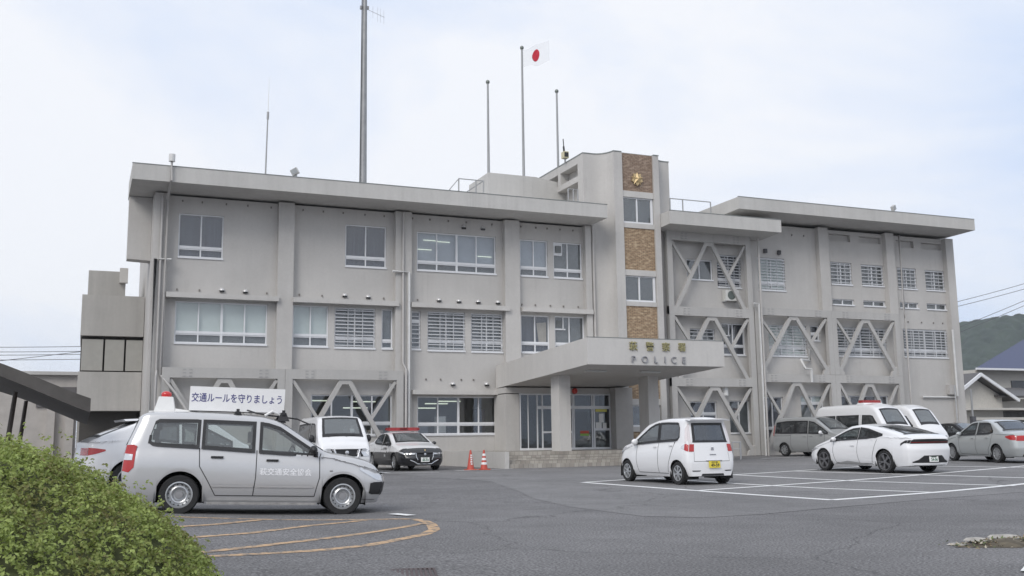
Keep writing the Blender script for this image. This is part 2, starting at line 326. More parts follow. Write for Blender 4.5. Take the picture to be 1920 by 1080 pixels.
# roofs with sloping soffits
def roof(name, x0, x1, y0, y1, zt, zb0, zb1, m=FASC):
    mb = MB(); mb.hexa([(x0,y0,zb0),(x1,y0,zb0),(x1,y1,zb1),(x0,y1,zb1)], [(x0,y0,zt),(x1,y0,zt),(x1,y1,zt-.02),(x0,y1,zt-.02)])
    r = mb.build(name, m, B)
    MB().box(x0-.015, x1+.015, y0-.015, y0+.06, zt+.002, zt+.03).build('coping', mat('coping metal', (.25,.27,.26), .5, .3, noise=.2), r)
    return r
rm = MB(); p_ = [(1.39,42.1),(22.83,42.1),(22.83,54.2),(2.36,54.2),(2.36,45.7),(1.39,45.7)]
rm.hexa([(x, y, 11.73-.06*min(1, (y-42.1)/1.6)) for x, y in p_], [(x, y, 12.38) for x, y in p_]); R1 = rm.build('roof', FASC, B); MB().box(1.375, 22.845, 42.085, 42.16, 12.382, 12.41).build('coping', mat('coping metal', (.25,.27,.26), .5, .3, noise=.2), R1)
roof('roof', 26.32, 33.05, 42.1, 46.0, 12.38, 11.72, 11.58)
roof('roof', 30.46, 46.65, 42.1, 54.3, 13.42, 12.79, 12.56)
MB().box(26.9, 32.28, 46.003, 54, 11.6, 12.2).build('flat_roof', FASC, B)
MB().hexa([(1.42,44.9,8.97),(2.345,44.9,8.93),(2.345,45.6,8.93),(1.42,45.6,8.97)], [(1.42,44.9,11.66),(2.345,44.9,11.66),(2.345,45.6,11.66),(1.42,45.6,11.66)]).build('end_fin', WALL, B)
# stair tower: coved sides rising to two fins with a brick strip between them
def cove(x0, y0, x1, y1, n=10, left=True):
    out = []
    for i in range(n+1):
        a = i/n*pi/2
        out.append((x0+(x1-x0)*sin(a), y0+(y1-y0)*(1-cos(a))) if left else (x0+(x1-x0)*(1-cos(a)), y0+(y1-y0)*sin(a)))
    return out
ZT = 15.39
pl_ = [(22.45,49.3),(22.45,43.8),(22.95,43.8)] + cove(22.95,43.8,23.72,42.95)[1:] + [(24.2,42.95),(24.2,43.17),(25.98,43.17),(25.98,42.95),(26.3,42.95)] + cove(26.3,42.95,27.1,43.8,left=False)[1:] + [(27.42,43.8),(27.42,49.3)]
tm = MB(); tb = [(22.95 if x == 22.45 and y > 43.9 else x, y) for x, y in pl_]; tb.insert(1, (22.95, 44.4)); tb.insert(2, (22.45, 44.4)); tb[0] = (22.95, 49.3)
tm.prism(tb, 0, ZT-.02)
tm.box(22.45, 22.947, 44.403, 49.3, ZT-.42, ZT-.02); tm.box(22.45, 22.947, 44.403, 49.3, 14.05, 14.35); tm.box(22.45, 22.947, 48.8, 49.3, 11.7, 14.05); tm.box(22.45, 22.947, 46.4, 46.7, 14.353, ZT-.423)
T = tm.build('tower', WALL, B, smooth=28)
cp = MB(); cp.prism([(x+(-.02 if x < 25 else .02), y-(.02 if y < 45 else 0)) for x, y in pl_], ZT-.018, ZT+.03); cp.build('coping', MC['coping metal'], T)
def brick_mat(name, c1, c2, c3):
    m = bpy.data.materials.new(name); m.use_nodes = True; n = m.node_tree.nodes; l = m.node_tree.links; p = n['Principled BSDF']; p.inputs['Roughness'].default_value = .85
    tc = n.new('ShaderNodeTexCoord'); sx = n.new('ShaderNodeSeparateXYZ'); cb = n.new('ShaderNodeCombineXYZ'); l.new(tc.outputs['Object'], sx.inputs[0]); l.new(sx.outputs['X'], cb.inputs['X']); l.new(sx.outputs['Z'], cb.inputs['Y'])
    b = n.new('ShaderNodeTexBrick'); b.inputs['Scale'].default_value = 1; b.inputs['Brick Width'].default_value = .24; b.inputs['Row Height'].default_value = .075; b.inputs['Mortar Size'].default_value = .008; b.inputs['Bias'].default_value = 0
    b.inputs['Color1'].default_value = (*c1, 1); b.inputs['Color2'].default_value = (*c2, 1); b.inputs['Mortar'].default_value = (.10, .075, .055, 1); l.new(cb.outputs[0], b.inputs['Vector'])
    z = n.new('ShaderNodeTexNoise'); z.inputs['Scale'].default_value = 4.2; z.inputs['Detail'].default_value = 2.5; mp = n.new('ShaderNodeMapping'); mp.inputs['Scale'].default_value = (1, 1.9, 1); l.new(cb.outputs[0], mp.inputs['Vector']); l.new(mp.outputs['Vector'], z.inputs['Vector'])
    r = n.new('ShaderNodeMapRange'); r.inputs['From Min'].default_value = .48; r.inputs['From Max'].default_value = .80; l.new(z.outputs['Fac'], r.inputs['Value'])
    mx = n.new('ShaderNodeMix'); mx.data_type = 'RGBA'; mx.inputs['B'].default_value = (*c3, 1); l.new(r.outputs['Result'], mx.inputs['Factor']); l.new(b.outputs['Color'], mx.inputs['A']); l.new(mx.outputs['Result'], p.inputs['Base Color'])
    bp = n.new('ShaderNodeBump'); bp.inputs['Strength'].default_value = .8; bp.inputs['Distance'].default_value = .03; l.new(z.outputs['Fac'], bp.inputs['Height']); l.new(bp.outputs['Normal'], p.inputs['Normal'])
    return m
BR1 = brick_mat('brown split stone tile', (.39,.275,.175), (.30,.21,.13), (.56,.44,.30)); BR2 = brick_mat('reddish split stone tile', (.30,.215,.16), (.245,.175,.13), (.42,.33,.26))
for z0, z1, m in ((13.43,ZT-.03,BR2),(9.45,11.56,BR1),(5.3,7.65,BR1),(3.12,4.9,BR1),(.6,1.55,BR1)): MB().box(24.21, 25.97, 43.05, 43.165, z0, z1).build('brick_panel', m, T)
for z0, z1 in ((13.12,13.43),(11.56,11.8),(9.16,9.45),(7.65,7.87),(2.82,3.12),(1.55,1.78)): MB().box(24.205, 25.975, 43.0, 43.166, z0, z1).build('lintel', TRIM, T)
for z0, z1 in ((11.8,13.12),(7.87,9.16),(1.78,2.82)):
    m = MB(); x0, x1 = 24.23, 25.95
    m.box(x0, x1, 43.08, 43.14, z0+.005, z0+.09); m.box(x0, x1, 43.08, 43.14, z1-.06, z1-.005); m.box(x0, x0+.05, 43.08, 43.14, z0+.09, z1-.06); m.box(x1-.13, x1, 43.08, 43.14, z0+.09, z1-.06); m.box(25.0, 25.07, 43.07, 43.14, z0+.09, z1-.06)
    wv = m.build('window', ALU, T); MB().box(x0+.05, x1-.13, 43.12, 43.13, z0+.09, z1-.06).build('pane', PANE, wv); MB().box(x0, x1, 43.145, 43.16, z0+.01, z1-.01).build('blind', DARK, wv)
# gold star emblem on the top brick panel
st = MB(); cx, cz, yy = 25.04, 14.06, 43.05; ring = []
for i in range(10):
    a = pi/2 + i*pi/5; r = .36 if i % 2 == 0 else .16; ring.append((cx+r*cos(a), yy-.10, cz+r*sin(a)))
st.add(ring+[(cx, yy-.26, cz), (cx, yy-.05, cz)], [(i, (i+1) % 10, 10) for i in range(10)]+[((i+1) % 10, i, 11) for i in range(10)])
for i in range(5):
    a = pi/2 + pi/5 + i*2*pi/5
    for q in (-.22, 0, .22): st.bar((cx+.1*cos(a+q), yy-.12, cz+.1*sin(a+q)), (cx+(.33 if q == 0 else .29)*cos(a+q), yy-.12, cz+(.33 if q == 0 else .29)*sin(a+q)), .05, .07)
st.build('emblem', mat('gold emblem', (.62,.48,.27), .5, .5), T)
# entrance canopy
XL, XR, YF, YB = 17.61, 23.80, 34.36, 43.68
C = MB().hexa([(XL,YF,4.02),(XR,YF,4.03),(XR,YB,3.61),(XL,YB,3.60)], [(XL,YF,5.05),(XR,YF,5.06),(XR,YB,4.67),(XL,YB,4.66)]).build('canopy', CANO, B)
MB().box(XL-.01, XR+.01, YF-.012, YF+.05, 5.058, 5.08).build('coping', MC['coping metal'], C)
GOLD = mat('gold lettering', (.36,.33,.17), .6, .15); GREYL = mat('grey lettering', (.33,.33,.35), .4, .3)
def letter(s, x, z, size, m, y=YF-.03, bold=.0, ext=.03):
    me = text_mesh(s, size, ext, bold); me.materials.append(m)
    vs = [v.co for v in me.vertices]; cx = (min(v.x for v in vs)+max(v.x for v in vs))/2; cz = (min(v.y for v in vs)+max(v.y for v in vs))/2
    me.transform(Matrix.Translation((-cx, -cz, 0))); o = put('lettering', me, C); o.location = (x, y, z); o.rotation_euler = (pi/2, 0, 0)
for s, x in zip('萩警察署', (19.6, 20.34, 21.07, 21.8)): letter(s, x, 4.765, .37, GOLD, bold=.002)
for s, x in zip('POLICE', (19.6, 20.09, 20.6, 21.0, 21.4, 21.87)): letter(s, x, 4.25, .38, GREYL, bold=-.003)
for x, y in ((18.9, 36.2), (21.4, 36.2)):
    zz = 4.02 - .42*(y-YF)/(YB-YF); MB().box(x-.45, x+.45, y-.12, y+.12, zz-.07, zz-.004).build('soffit_light', mat('soffit light cover', (.62,.62,.6), .4), C)
for x0, x1 in ((18.12,18.64),(22.35,22.87)): MB().box(x0, x1, 38.0, 38.8, .72, 3.9).build('canopy_column', CANO, B)
# tiled steps and platform
def tile_mat(name, c1, c2, c3):
    m = bpy.data.materials.new(name); m.use_nodes = True; n = m.node_tree.nodes; l = m.node_tree.links; p = n['Principled BSDF']; p.inputs['Roughness'].default_value = .7
    tc = n.new('ShaderNodeTexCoord'); sx = n.new('ShaderNodeSeparateXYZ'); cb = n.new('ShaderNodeCombineXYZ'); ad = n.new('ShaderNodeMath'); l.new(tc.outputs['Object'], sx.inputs[0]); l.new(sx.outputs['Y'], ad.inputs[0]); l.new(sx.outputs['Z'], ad.inputs[1]); l.new(sx.outputs['X'], cb.inputs['X']); l.new(ad.outputs[0], cb.inputs['Y'])
    b = n.new('ShaderNodeTexBrick'); b.offset = 0; b.inputs['Scale'].default_value = 1; b.inputs['Brick Width'].default_value = .2; b.inputs['Row Height'].default_value = .2; b.inputs['Mortar Size'].default_value = .01
    b.inputs['Color1'].default_value = (*c1, 1); b.inputs['Color2'].default_value = (*c2, 1); b.inputs['Mortar'].default_value = (*c3, 1); l.new(cb.outputs[0], b.inputs['Vector'])
    z = n.new('ShaderNodeTexNoise'); z.inputs['Scale'].default_value = 1.6; l.new(cb.outputs[0], z.inputs['Vector']); mu = n.new('ShaderNodeMix'); mu.data_type = 'RGBA'; mu.blend_type = 'MULTIPLY'; mu.inputs['Factor'].default_value = .6
    l.new(b.outputs['Color'], mu.inputs['A']); l.new(z.outputs['Fac'], mu.inputs['B']); l.new(mu.outputs['Result'], p.inputs['Base Color']); return m
TILE = tile_mat('entrance step tiles', (.60,.56,.50), (.44,.40,.35), (.33,.31,.28))
sm = MB(); sm.box(15.35, 23.9, 37.8, W0-.01, -.2, .745)
for i, (y, z) in enumerate(((36.9,.28),(37.2,.435),(37.5,.59))): sm.box(15.35, 23.9, y, y+.297, -.2, z)
ES = sm.build('entrance_steps', TILE, B)
MB().box(15.17, 15.347, 36.8, W0-.012, -.2, .76).build('cheek_wall', TRIM, ES)
# entrance glazing
e = MB(); Y = 42.6; z0, z1 = .75, 3.32
for x, wd in ((18.32,.05),(18.72,.03),(19.17,.05),(19.42,.06),(20.95,.05),(21.02,.07),(21.98,.06),(22.08,.07),(22.92,.06)): e.box(x, x+wd, Y, Y+.08, z0+.1, z1-.06)
e.box(18.3, 22.98, Y, Y+.08, z1-.06, z1); e.box(19.23, 22.98, Y-.01, Y+.08, 2.62, 2.76); e.box(18.3, 22.98, Y, Y+.08, z0, z0+.1); e.box(22.15, 22.92, Y-.01, Y+.07, 1.62, 1.72); e.box(19.48, 20.95, Y-.01, Y+.07, 1.52, 1.6); e.box(21.09, 21.98, Y+.09, Y+.13, 2.5, 2.62)
E_ = e.build('entrance_door', ALU, B)
MB().box(18.36, 22.94, Y+.04, Y+.05, z0+.1, z1-.06).build('pane', PANED, E_)
MB().box(17.62, 18.29, Y, W0-.012, .746, 3.29).build('entrance_wall', WALL, B); MB().box(22.99, 23.9, Y-.5, W0-.012, .746, 3.6).build('entrance_wall', mat('shaded porch paint', (.40,.385,.37), .8, noise=.06), B); MB().box(17.62, 22.985, Y, W0-.012, 3.33, 3.59).build('entrance_wall', WALL, B)  # right block: porch shade put into a darker wall colour
PM_ = [WHITEP, mat('red poster', (.55,.08,.05)), mat('green poster', (.25,.45,.08)), mat('blue poster', (.12,.30,.65)), mat('yellow poster', (.65,.6,.12))]
for x, z, w_, h_, mi in ((20.3,2.05,.3,.4,0),(20.45,1.35,.3,.2,0),(22.5,2.2,.25,.42,0),(22.35,1.85,.3,.3,0),(22.66,1.8,.2,.34,0),(21.6,1.55,.45,.12,1),(21.6,1.43,.45,.1,2),(20.2,.98,.42,.3,3),(22.5,2.55,.6,.12,4)): MB().box(x-w_/2, x+w_/2, Y+.022, Y+.03, z-h_/2, z+h_/2).build('poster', PM_[mi], E_)
MB().lathe([(0,-.06),(.10,-.05),(.14,0),(.14,.05)], 20, M=Matrix.Translation((21.1, 42.53, 3.45))).build('alarm_bell', mat('red enamel', (.55,.05,.04), .35), B, smooth=40)
# steel braces bolted on the facade
BRAC = wall_mat('brace paint', (.465, .455, .44), .04, .05)
def brace(x0, x1, zb, zt, beam, open_=True, Y=43.44, D=.22, colr=True):
    m = MB(); cw = .31; zl = zt-beam; xm = (x0+x1)/2; ap = .56; Zm = (zb+zl)/2
    m.box(x0, x1, Y, Y+D, zl, zt); m.box(x0, x0+cw, Y+.002, Y+D, zb, zl)
    if colr: m.box(x1-cw, x1, Y+.002, Y+D, zb, zl)
    a0, a1 = x0+cw, x1-cw; t = .20; y = Y+.05; d = D-.08
    m.prism_xz([(xm-ap/2-.05, zl-.001), (xm+ap/2+.05, zl-.001), (xm+ap/2-.13, zl-.20), (xm-ap/2+.13, zl-.20)], y-.004, y+d)     # apex gusset
    for s, a in ((-1, a0), (1, a1)):
        p = (xm+s*(ap/2-.13), y, zl-.02); q = (a-s*.04, y, zb+.12); m.bar(p, q, t, d)
        m.prism_xz([(a, zb), (a-s*.42, zb), (a-s*.36, zb+.2), (a, zb+.52)][::(1 if s < 0 else -1)], y+.004, y+d)
        k = .47; mid = (p[0]+(q[0]-p[0])*k, y+.01, p[2]+(q[2]-p[2])*k); m.bar((a-s*.03, y+.01, zl-.06), mid, .135, d-.03)
    br_ = m.build('steel_brace', BRAC, B)
    for xc in (x0+(x1-x0)*.2, x0+(x1-x0)*.82):
        b = MB()
        for i in (-1, 1):
            for j in (-.13, .0, .13): b.box(xc+i*.12-.06, xc+i*.12+.06, Y-.018, Y-.001, zt-beam*.5+j-.025, zt-beam*.5+j+.025)
        b.box(xc-.19, xc+.19, Y-.008, Y-.001, zt-beam*.5-.17, zt-beam*.5+.17, 1); b.build('bolt_plate', [mat('brace bolts', (.36,.355,.35), .7), BRAC], br_)
brace(2.9, 7.86, .1, 4.33, .42); brace(7.87, 13.08, .1, 4.33, .42)
brace(26.93, 32.05, 7.4, 11.68, .46); brace(26.93, 32.05, 3.78, 7.8, .45); brace(26.93, 32.05, .3, 4.2, .42)
brace(32.12, 37.13, 4.48, 7.95, .40); brace(37.14, 41.83, 4.48, 7.95, .40); brace(32.12, 37.13, .3, 4.47, .42); brace(37.14, 41.83, .3, 4.47, .42)
# dark joint between tower and right wing
MB().box(26.72, 26.92, 43.82, 43.9, 0, 11.6).build('expansion_joint', mat('dark joint', (.05,.05,.055), .7), B)
# pipes
def pipe(pts, r, m, br=True, name='downpipe'):
    o = MB().tube(pts, r, 10).build(name, m, B, smooth=50)
    return o
PIPE = mat('painted pipe', (.47,.455,.44), .5, noise=.1, nscale=2); PIPEW = mat('white pipe', (.66,.66,.65), .4, noise=.08)
p = pipe([(2.87,42.0,12.7),(2.87,42.0,11.8),(2.87,43.55,11.3),(2.87,43.55,4.0),(3.4,43.15,3.3),(4.3,43.15,1.9)], .055, PIPE)
MB().tube([(2.87,42.0,12.55),(2.87,42.0,12.85)], .13, 10).build('rain_head', PIPEW, p)
pipe([(3.1,43.6,8.8),(2.48,43.6,8.8),(2.48,43.6,.2)], .065, PIPEW); pipe([(2.68,43.62,11.5),(2.68,43.62,4.2),(2.68,43.3,3.9),(2.68,43.3,.2)], .05, PIPE)
pipe([(12.6,43.6,8.82),(13.37,43.6,8.82),(13.37,43.6,.2)], .065, PIPEW); pipe([(13.1,43.62,11.6),(13.1,43.62,4.7),(13.2,43.45,4.4),(13.2,43.45,.2)], .05, PIPE)
pipe([(22.86,43.7,11.7),(22.86,43.7,4.0)], .06, PIPE); pipe([(18.0,43.75,3.3),(18.0,43.75,.3)], .05, PIPE)
pipe([(32.4,43.25,11.6),(32.4,43.25,.2)], .06, PIPE); pipe([(31.9,43.22,8.1),(32.22,43.22,8.1),(32.22,43.22,.2)], .05, PIPEW)
pipe([(42.4,43.6,12.5),(42.4,43.6,8.3),(42.25,43.4,7.7),(42.25,43.4,.2)], .055, PIPE)
pipe([(35.85,43.9,5.9),(35.85,43.9,5.25),(34.98,43.5,5.25),(34.98,43.2,4.75),(35.35,43.2,4.75),(35.35,43.2,4.05)], .07, PIPEW)
pipe([(45.9,43.6,7.2),(45.9,43.6,3.4)], .06, PIPEW); pipe([(43.6,43.9,3.35),(45.95,43.9,3.35)], .05, PIPEW); pipe([(45.42,43.3,4.0),(45.42,43.3,.3)], .035, STEEL)
# vent hoods, hooks and anchors
HOODM = mat('vent hood steel', (.66,.66,.66), .35, .3)
def hood(x, z, r=.12):
    m = MB(); n = 12; vs = [(x, W0-.02, z+r)]; fs = []
    for i in range(1, 6):
        a = i/5*pi/2
        for j in range(n+1): b = -pi/2+pi*j/n; vs.append((x+r*sin(a)*sin(b), W0-.003-r*1.2*sin(a)*cos(b), z+r*cos(a)))
    for j in range(n): fs.append((0, 1+j, 2+j))
    for i in range(4):
        for j in range(n): q = 1+i*(n+1)+j; fs.append((q, q+n+1, q+n+2, q+1))
    m.add(vs, fs); h = m.build('vent_hood', HOODM, B, smooth=60); MB().box(x-r*.75, x+r*.75, W0-.11, W0-.004, z-.07, z-.004).build('vent_mouth', BLACKP, h)
for x, z in ((5.22,7.65),(6.19,7.64),(10.51,7.66),(11.58,7.64),(14.93,7.64),(15.90,7.63),(16.86,7.64),(17.86,7.65),(16.16,11.16),(17.13,11.17),(15.59,3.78),(17.25,3.79)): hood(x, z)
AM = MB().box(-.028, .028, W0-.045, W0-.003, -.04, .04).build('anchor_bolt', mat('rusty anchor', (.20,.185,.17), .7), B); AM.location = (3.5, 0, 11.42)
def anchor(x, z): q = AM.copy(); COL.objects.link(q); q.location = (x, 0, z)
for x in (4.3,5.3,6.2,7.2,8.6,9.5,10.4,11.4,12.3,13.65,14.5,15.4,16.3,17.6,19.1,19.9,20.5,21.2,21.9): anchor(x, 11.42)
for x in (3.4,4.3,7.1,8.5,9.5,12.3,13.9,19.1,19.8,20.6,21.3,22.1): anchor(x, 7.62)
for x in (14.3,15.0,16.0,16.6): anchor(x, 4.0)
for x in (33.34,34.24,33.0,35.2,36.0,43.0,44.0,44.9,45.6): anchor(x, 11.1 if x in (33.34,34.24) else (12.1 if x < 40 else 7.6))
MB().box(33.26, 33.42, W0-.16, W0-.003, 10.98, 11.2).build('wall_hook', DARK, B); MB().box(34.16, 34.32, W0-.16, W0-.003, 10.95, 11.17).build('wall_hook', DARK, B)
MB().box(12.5, 12.78, 43.66, 43.72, 3.55, 3.78).build('junction_box', PIPEW, B); MB().box(45.5, 45.85, 43.75, W0-.003, 3.5, 4.05).build('junction_box', PIPE, B)
MB().tube([(30.3,43.8,3.35),(30.3,43.8,3.75)], .16, 12).build('wall_lamp', WHITEP, B)

# penthouse block carrying the flag poles
MB().prism_xz([(18.5,12.3),(23.1,12.3),(23.1,14.35),(22.4,14.62),(21.2,14.78),(18.55,14.78)], 46.8, 49.6).build('penthouse', FASC, B)
# ------------------------------------------------------------------ ground and markings
def asphalt(name, col, speck=.35):
    m = bpy.data.materials.new(name); m.use_nodes = True; n = m.node_tree.nodes; l = m.node_tree.links; p = n['Principled BSDF']; p.inputs['Roughness'].default_value = .86; p.inputs['Specular IOR Level'].default_value = .3
    tc = n.new('ShaderNodeTexCoord')
    def nz(sc, det, a, b, lo, hi):
        z = n.new('ShaderNodeTexNoise'); z.inputs['Scale'].default_value = sc; z.inputs['Detail'].default_value = det; z.inputs['Roughness'].default_value = .65; l.new(tc.outputs['Object'], z.inputs['Vector'])
        r = n.new('ShaderNodeMapRange'); r.inputs['From Min'].default_value = a; r.inputs['From Max'].default_value = b; r.inputs['To Min'].default_value = lo; r.inputs['To Max'].default_value = hi; l.new(z.outputs['Fac'], r.inputs['Value']); return r.outputs['Result']
    a = nz(38, 6, .36, .64, 1-speck, 1+speck); b = nz(.22, 5, .35, .65, .84, 1.1); c = nz(1.1, 7, .38, .66, .90, 1.06)
    v = n.new('ShaderNodeTexVoronoi'); v.inputs['Scale'].default_value = 110; l.new(tc.outputs['Object'], v.inputs['Vector'])
    r2 = n.new('ShaderNodeMapRange'); r2.inputs['From Max'].default_value = .35; r2.inputs['To Min'].default_value = 1.3; r2.inputs['To Max'].default_value = .92; l.new(v.outputs['Distance'], r2.inputs['Value'])
    wz = n.new('ShaderNodeTexNoise'); wz.inputs['Scale'].default_value = 1.3; wz.inputs['Detail'].default_value = 6; l.new(tc.outputs['Object'], wz.inputs['Vector']); wm = n.new('ShaderNodeMix'); wm.data_type = 'RGBA'; wm.blend_type = 'LINEAR_LIGHT'; wm.inputs['Factor'].default_value = .35; l.new(tc.outputs['Object'], wm.inputs['A']); l.new(wz.outputs['Color'], wm.inputs['B'])
    ck = n.new('ShaderNodeTexVoronoi'); ck.feature = 'DISTANCE_TO_EDGE'; ck.inputs['Scale'].default_value = .17; l.new(wm.outputs['Result'], ck.inputs['Vector']); cm = n.new('ShaderNodeMapRange'); cm.inputs['From Max'].default_value = .0045; cm.inputs['To Min'].default_value = .62; cm.inputs['To Max'].default_value = 1.0; l.new(ck.outputs['Distance'], cm.inputs['Value'])
    st_ = nz(.55, 3, .60, .72, 1.0, .80); x = a
    for y in (b, c, cm.outputs['Result'], st_, r2.outputs['Result']):
        q = n.new('ShaderNodeMath'); q.operation = 'MULTIPLY'; l.new(x, q.inputs[0]); l.new(y, q.inputs[1]); x = q.outputs[0]
    s = n.new('ShaderNodeVectorMath'); s.operation = 'SCALE'; s.inputs[0].default_value = col; l.new(x, s.inputs['Scale']); l.new(s.outputs['Vector'], p.inputs['Base Color'])
    bp = n.new('ShaderNodeBump'); bp.inputs['Strength'].default_value = .5; bp.inputs['Distance'].default_value = .006; l.new(a, bp.inputs['Height']); l.new(bp.outputs['Normal'], p.inputs['Normal'])
    return m
ASPH = asphalt('coarse asphalt', (.196, .192, .194), .66); ASPH2 = asphalt('car park asphalt', (.222, .218, .219), .38)
def axis(lo, hi, st, far):
    a = list(np.arange(lo, hi+1e-6, st)); return [-far, -far/4, -far/15]+[lo-15]+a+[hi+15, far/15+60, far/4, far]
gx = axis(-14, 50, .8, 2500); gy = axis(0, 50, .8, 2500); gv = [(x, y, G(x, y)) for y in gy for x in gx]; nx = len(gx)
g = MB(); g.add(gv, [(j*nx+i, j*nx+i+1, (j+1)*nx+i+1, (j+1)*nx+i) for j in range(len(gy)-1) for i in range(nx-1)])
g.build('ground', ASPH, smooth=180, kind='structure')
# lighter car park surface, draped 4 mm above
def inside(p, poly):
    c = False
    for (a, b), (d, e) in zip(poly, poly[1:]+poly[:1]):
        if (b > p[1]) != (e > p[1]) and p[0] < (d-a)*(p[1]-b)/(e-b)+a: c = not c
    return c
lot = [(10.5,26.5),(9.2,21.5),(8.38,18.87),(7.9,16.2),(7.85,13.6),(8.44,12.9),(9.6,13.0),(10.8,13.4),(14.5,14.5),(17.6,15.2),(24,17.0),(40,22),(60,30),(60,36.6),(9.5,36.6)]
bm = bmesh.new(); vs = [bm.verts.new((x, y, 0)) for x, y in lot]; bm.faces.new(vs)
for k in range(10, 61, 2): bmesh.ops.bisect_plane(bm, geom=bm.verts[:]+bm.edges[:]+bm.faces[:], plane_co=(k, 0, 0), plane_no=(1, 0, 0))
for k in range(13, 37, 2): bmesh.ops.bisect_plane(bm, geom=bm.verts[:]+bm.edges[:]+bm.faces[:], plane_co=(0, k, 0), plane_no=(0, 1, 0))
bmesh.ops.triangulate(bm, faces=bm.faces[:])
for v in bm.verts: v.co.z = G(v.co.x, v.co.y)+.004
me = bpy.data.meshes.new('car_park'); bm.to_mesh(me); bm.free(); me.materials.append(ASPH2); put('car_park', me, kind='structure')
def paint_mat(name, col, wear):
    m = bpy.data.materials.new(name); m.use_nodes = True; n = m.node_tree.nodes; l = m.node_tree.links; p = n['Principled BSDF']; p.inputs['Roughness'].default_value = .7
    tc = n.new('ShaderNodeTexCoord'); z = n.new('ShaderNodeTexNoise'); z.inputs['Scale'].default_value = 7; z.inputs['Detail'].default_value = 8; z.inputs['Roughness'].default_value = .75; l.new(tc.outputs['Object'], z.inputs['Vector'])
    r = n.new('ShaderNodeMapRange'); r.inputs['From Min'].default_value = wear-.06; r.inputs['From Max'].default_value = wear+.06; l.new(z.outputs['Fac'], r.inputs['Value'])
    mx = n.new('ShaderNodeMix'); mx.data_type = 'RGBA'; mx.inputs['A'].default_value = (.13, .125, .12, 1); mx.inputs['B'].default_value = (*col, 1); l.new(r.outputs['Result'], mx.inputs['Factor']); l.new(mx.outputs['Result'], p.inputs['Base Color']); return m
LINE = paint_mat('white road paint', (.80,.80,.79), .33); ORNG = paint_mat('worn orange road paint', (.58,.38,.21), .48)
def strip(mb, pts, wd, dz=.008):
    P = []
    for (a, b), (c, d) in zip(pts, pts[1:]):
        k = max(2, int(hypot(c-a, d-b)/.5)); P += [(a+(c-a)*i/k, b+(d-b)*i/k) for i in range(k)]
    P.append(pts[-1]); vs = []
    for i, (x, y) in enumerate(P):
        a = P[max(i-1, 0)]; b = P[min(i+1, len(P)-1)]; tx, ty = b[0]-a[0], b[1]-a[1]; L = hypot(tx, ty) or 1; nx_, ny_ = -ty/L*wd/2, tx/L*wd/2
        for s in (-1, 1): X, Y = x+s*nx_, y+s*ny_; vs.append((X, Y, G(X, Y)+dz))
    mb.add(vs, [(2*i, 2*i+1, 2*i+3, 2*i+2) for i in range(len(P)-1)])
for k, (pts, wd) in enumerate([([(12.35,24.55),(12.6,19.5),(12.76,15.22)],.17),([(12.76,15.22),(16.05,16.06),(20.03,17.33),(24,18.6)],.17),([(21.08,26.78),(21.81,22.78),(22.38,19.0)],.15),([(18.2,27.2),(18.2,23.0),(18.4,20.6),(19.29,16.9)],.15),([(15.1,25.6),(15.2,21.0),(15.4,18.6),(16.06,16.1)],.15),([(12.5,19.4),(16.91,20.83),(22.51,22.48),(29.7,24.6)],.15),([(12.4,24.5),(14.38,25.34),(18.0,26.0),(21.41,26.99),(29,29.0)],.15),([(26.0,27.6),(27.08,23.2)],.15),([(28.5,38.6),(31.2,38.9)],.14),([(9.72,34.52),(11.61,34.24)],.14),([(12.6,35.3),(13.86,36.0),(15.2,36.1)],.14),([(9.9,34.6),(9.9,42)],.14),([(7.35,6.3),(8.25,6.95)],.2),([(4.69,16.15),(4.84,15.62)],.16)]):
    m = MB(); strip(m, pts, wd*1.2, .008+.0006*k); m.build('road_marking', LINE, kind='structure')
for k, (pts, wd) in enumerate([([(1.2,16.2),(2.78,15.66),(4.56,15.12),(4.68,14.95),(4.70,14.55),(4.6,13.9),(4.36,13.05),(4.03,12.44),(2.94,11.2),(2.22,10.68),(.6,9.8)],.155),([(.6,9.9),(1.24,10.62),(2.21,11.7),(3.37,12.86),(4.54,14.09)],.135),([(.6,11.6),(1.35,12.44),(1.96,13.04),(2.98,14.35),(3.97,15.14)],.135),([(.4,13.2),(1.66,14.46),(2.53,15.61)],.135)]):
    m = MB(); strip(m, pts, wd, .004+.001*k); m.build('road_marking', ORNG, kind='structure')
# drain grate set in the asphalt
gr = thing('drain_grate', 'rusty brown slotted drain grate in a concrete surround in the foreground asphalt', 'drain', (2.55, 8.62, .0), radians(-16))
m = MB(); m.box(-.45, .45, -.28, .42, .004, .016); m.build('surround', mat('old concrete', (.30,.29,.27), .9, noise=.25, nscale=5), gr)
m = MB(); m.box(-.33, .33, -.26, .30, .017, .022); m.build('pit', mat('dark pit', (.02,.017,.017), .9), gr)  # flat black sheet paints the shade down the drain
m = MB()
for i in range(17): x = -.32+.04*i; m.box(x-.011, x+.011, -.25, .29, .023, .036)
m.box(-.33, .33, -.275, -.251, .018, .036); m.box(-.33, .33, .291, .315, .018, .036); m.build('grille', mat('rusty iron', (.10,.075,.075), .7, .2, noise=.4, nscale=12), gr)
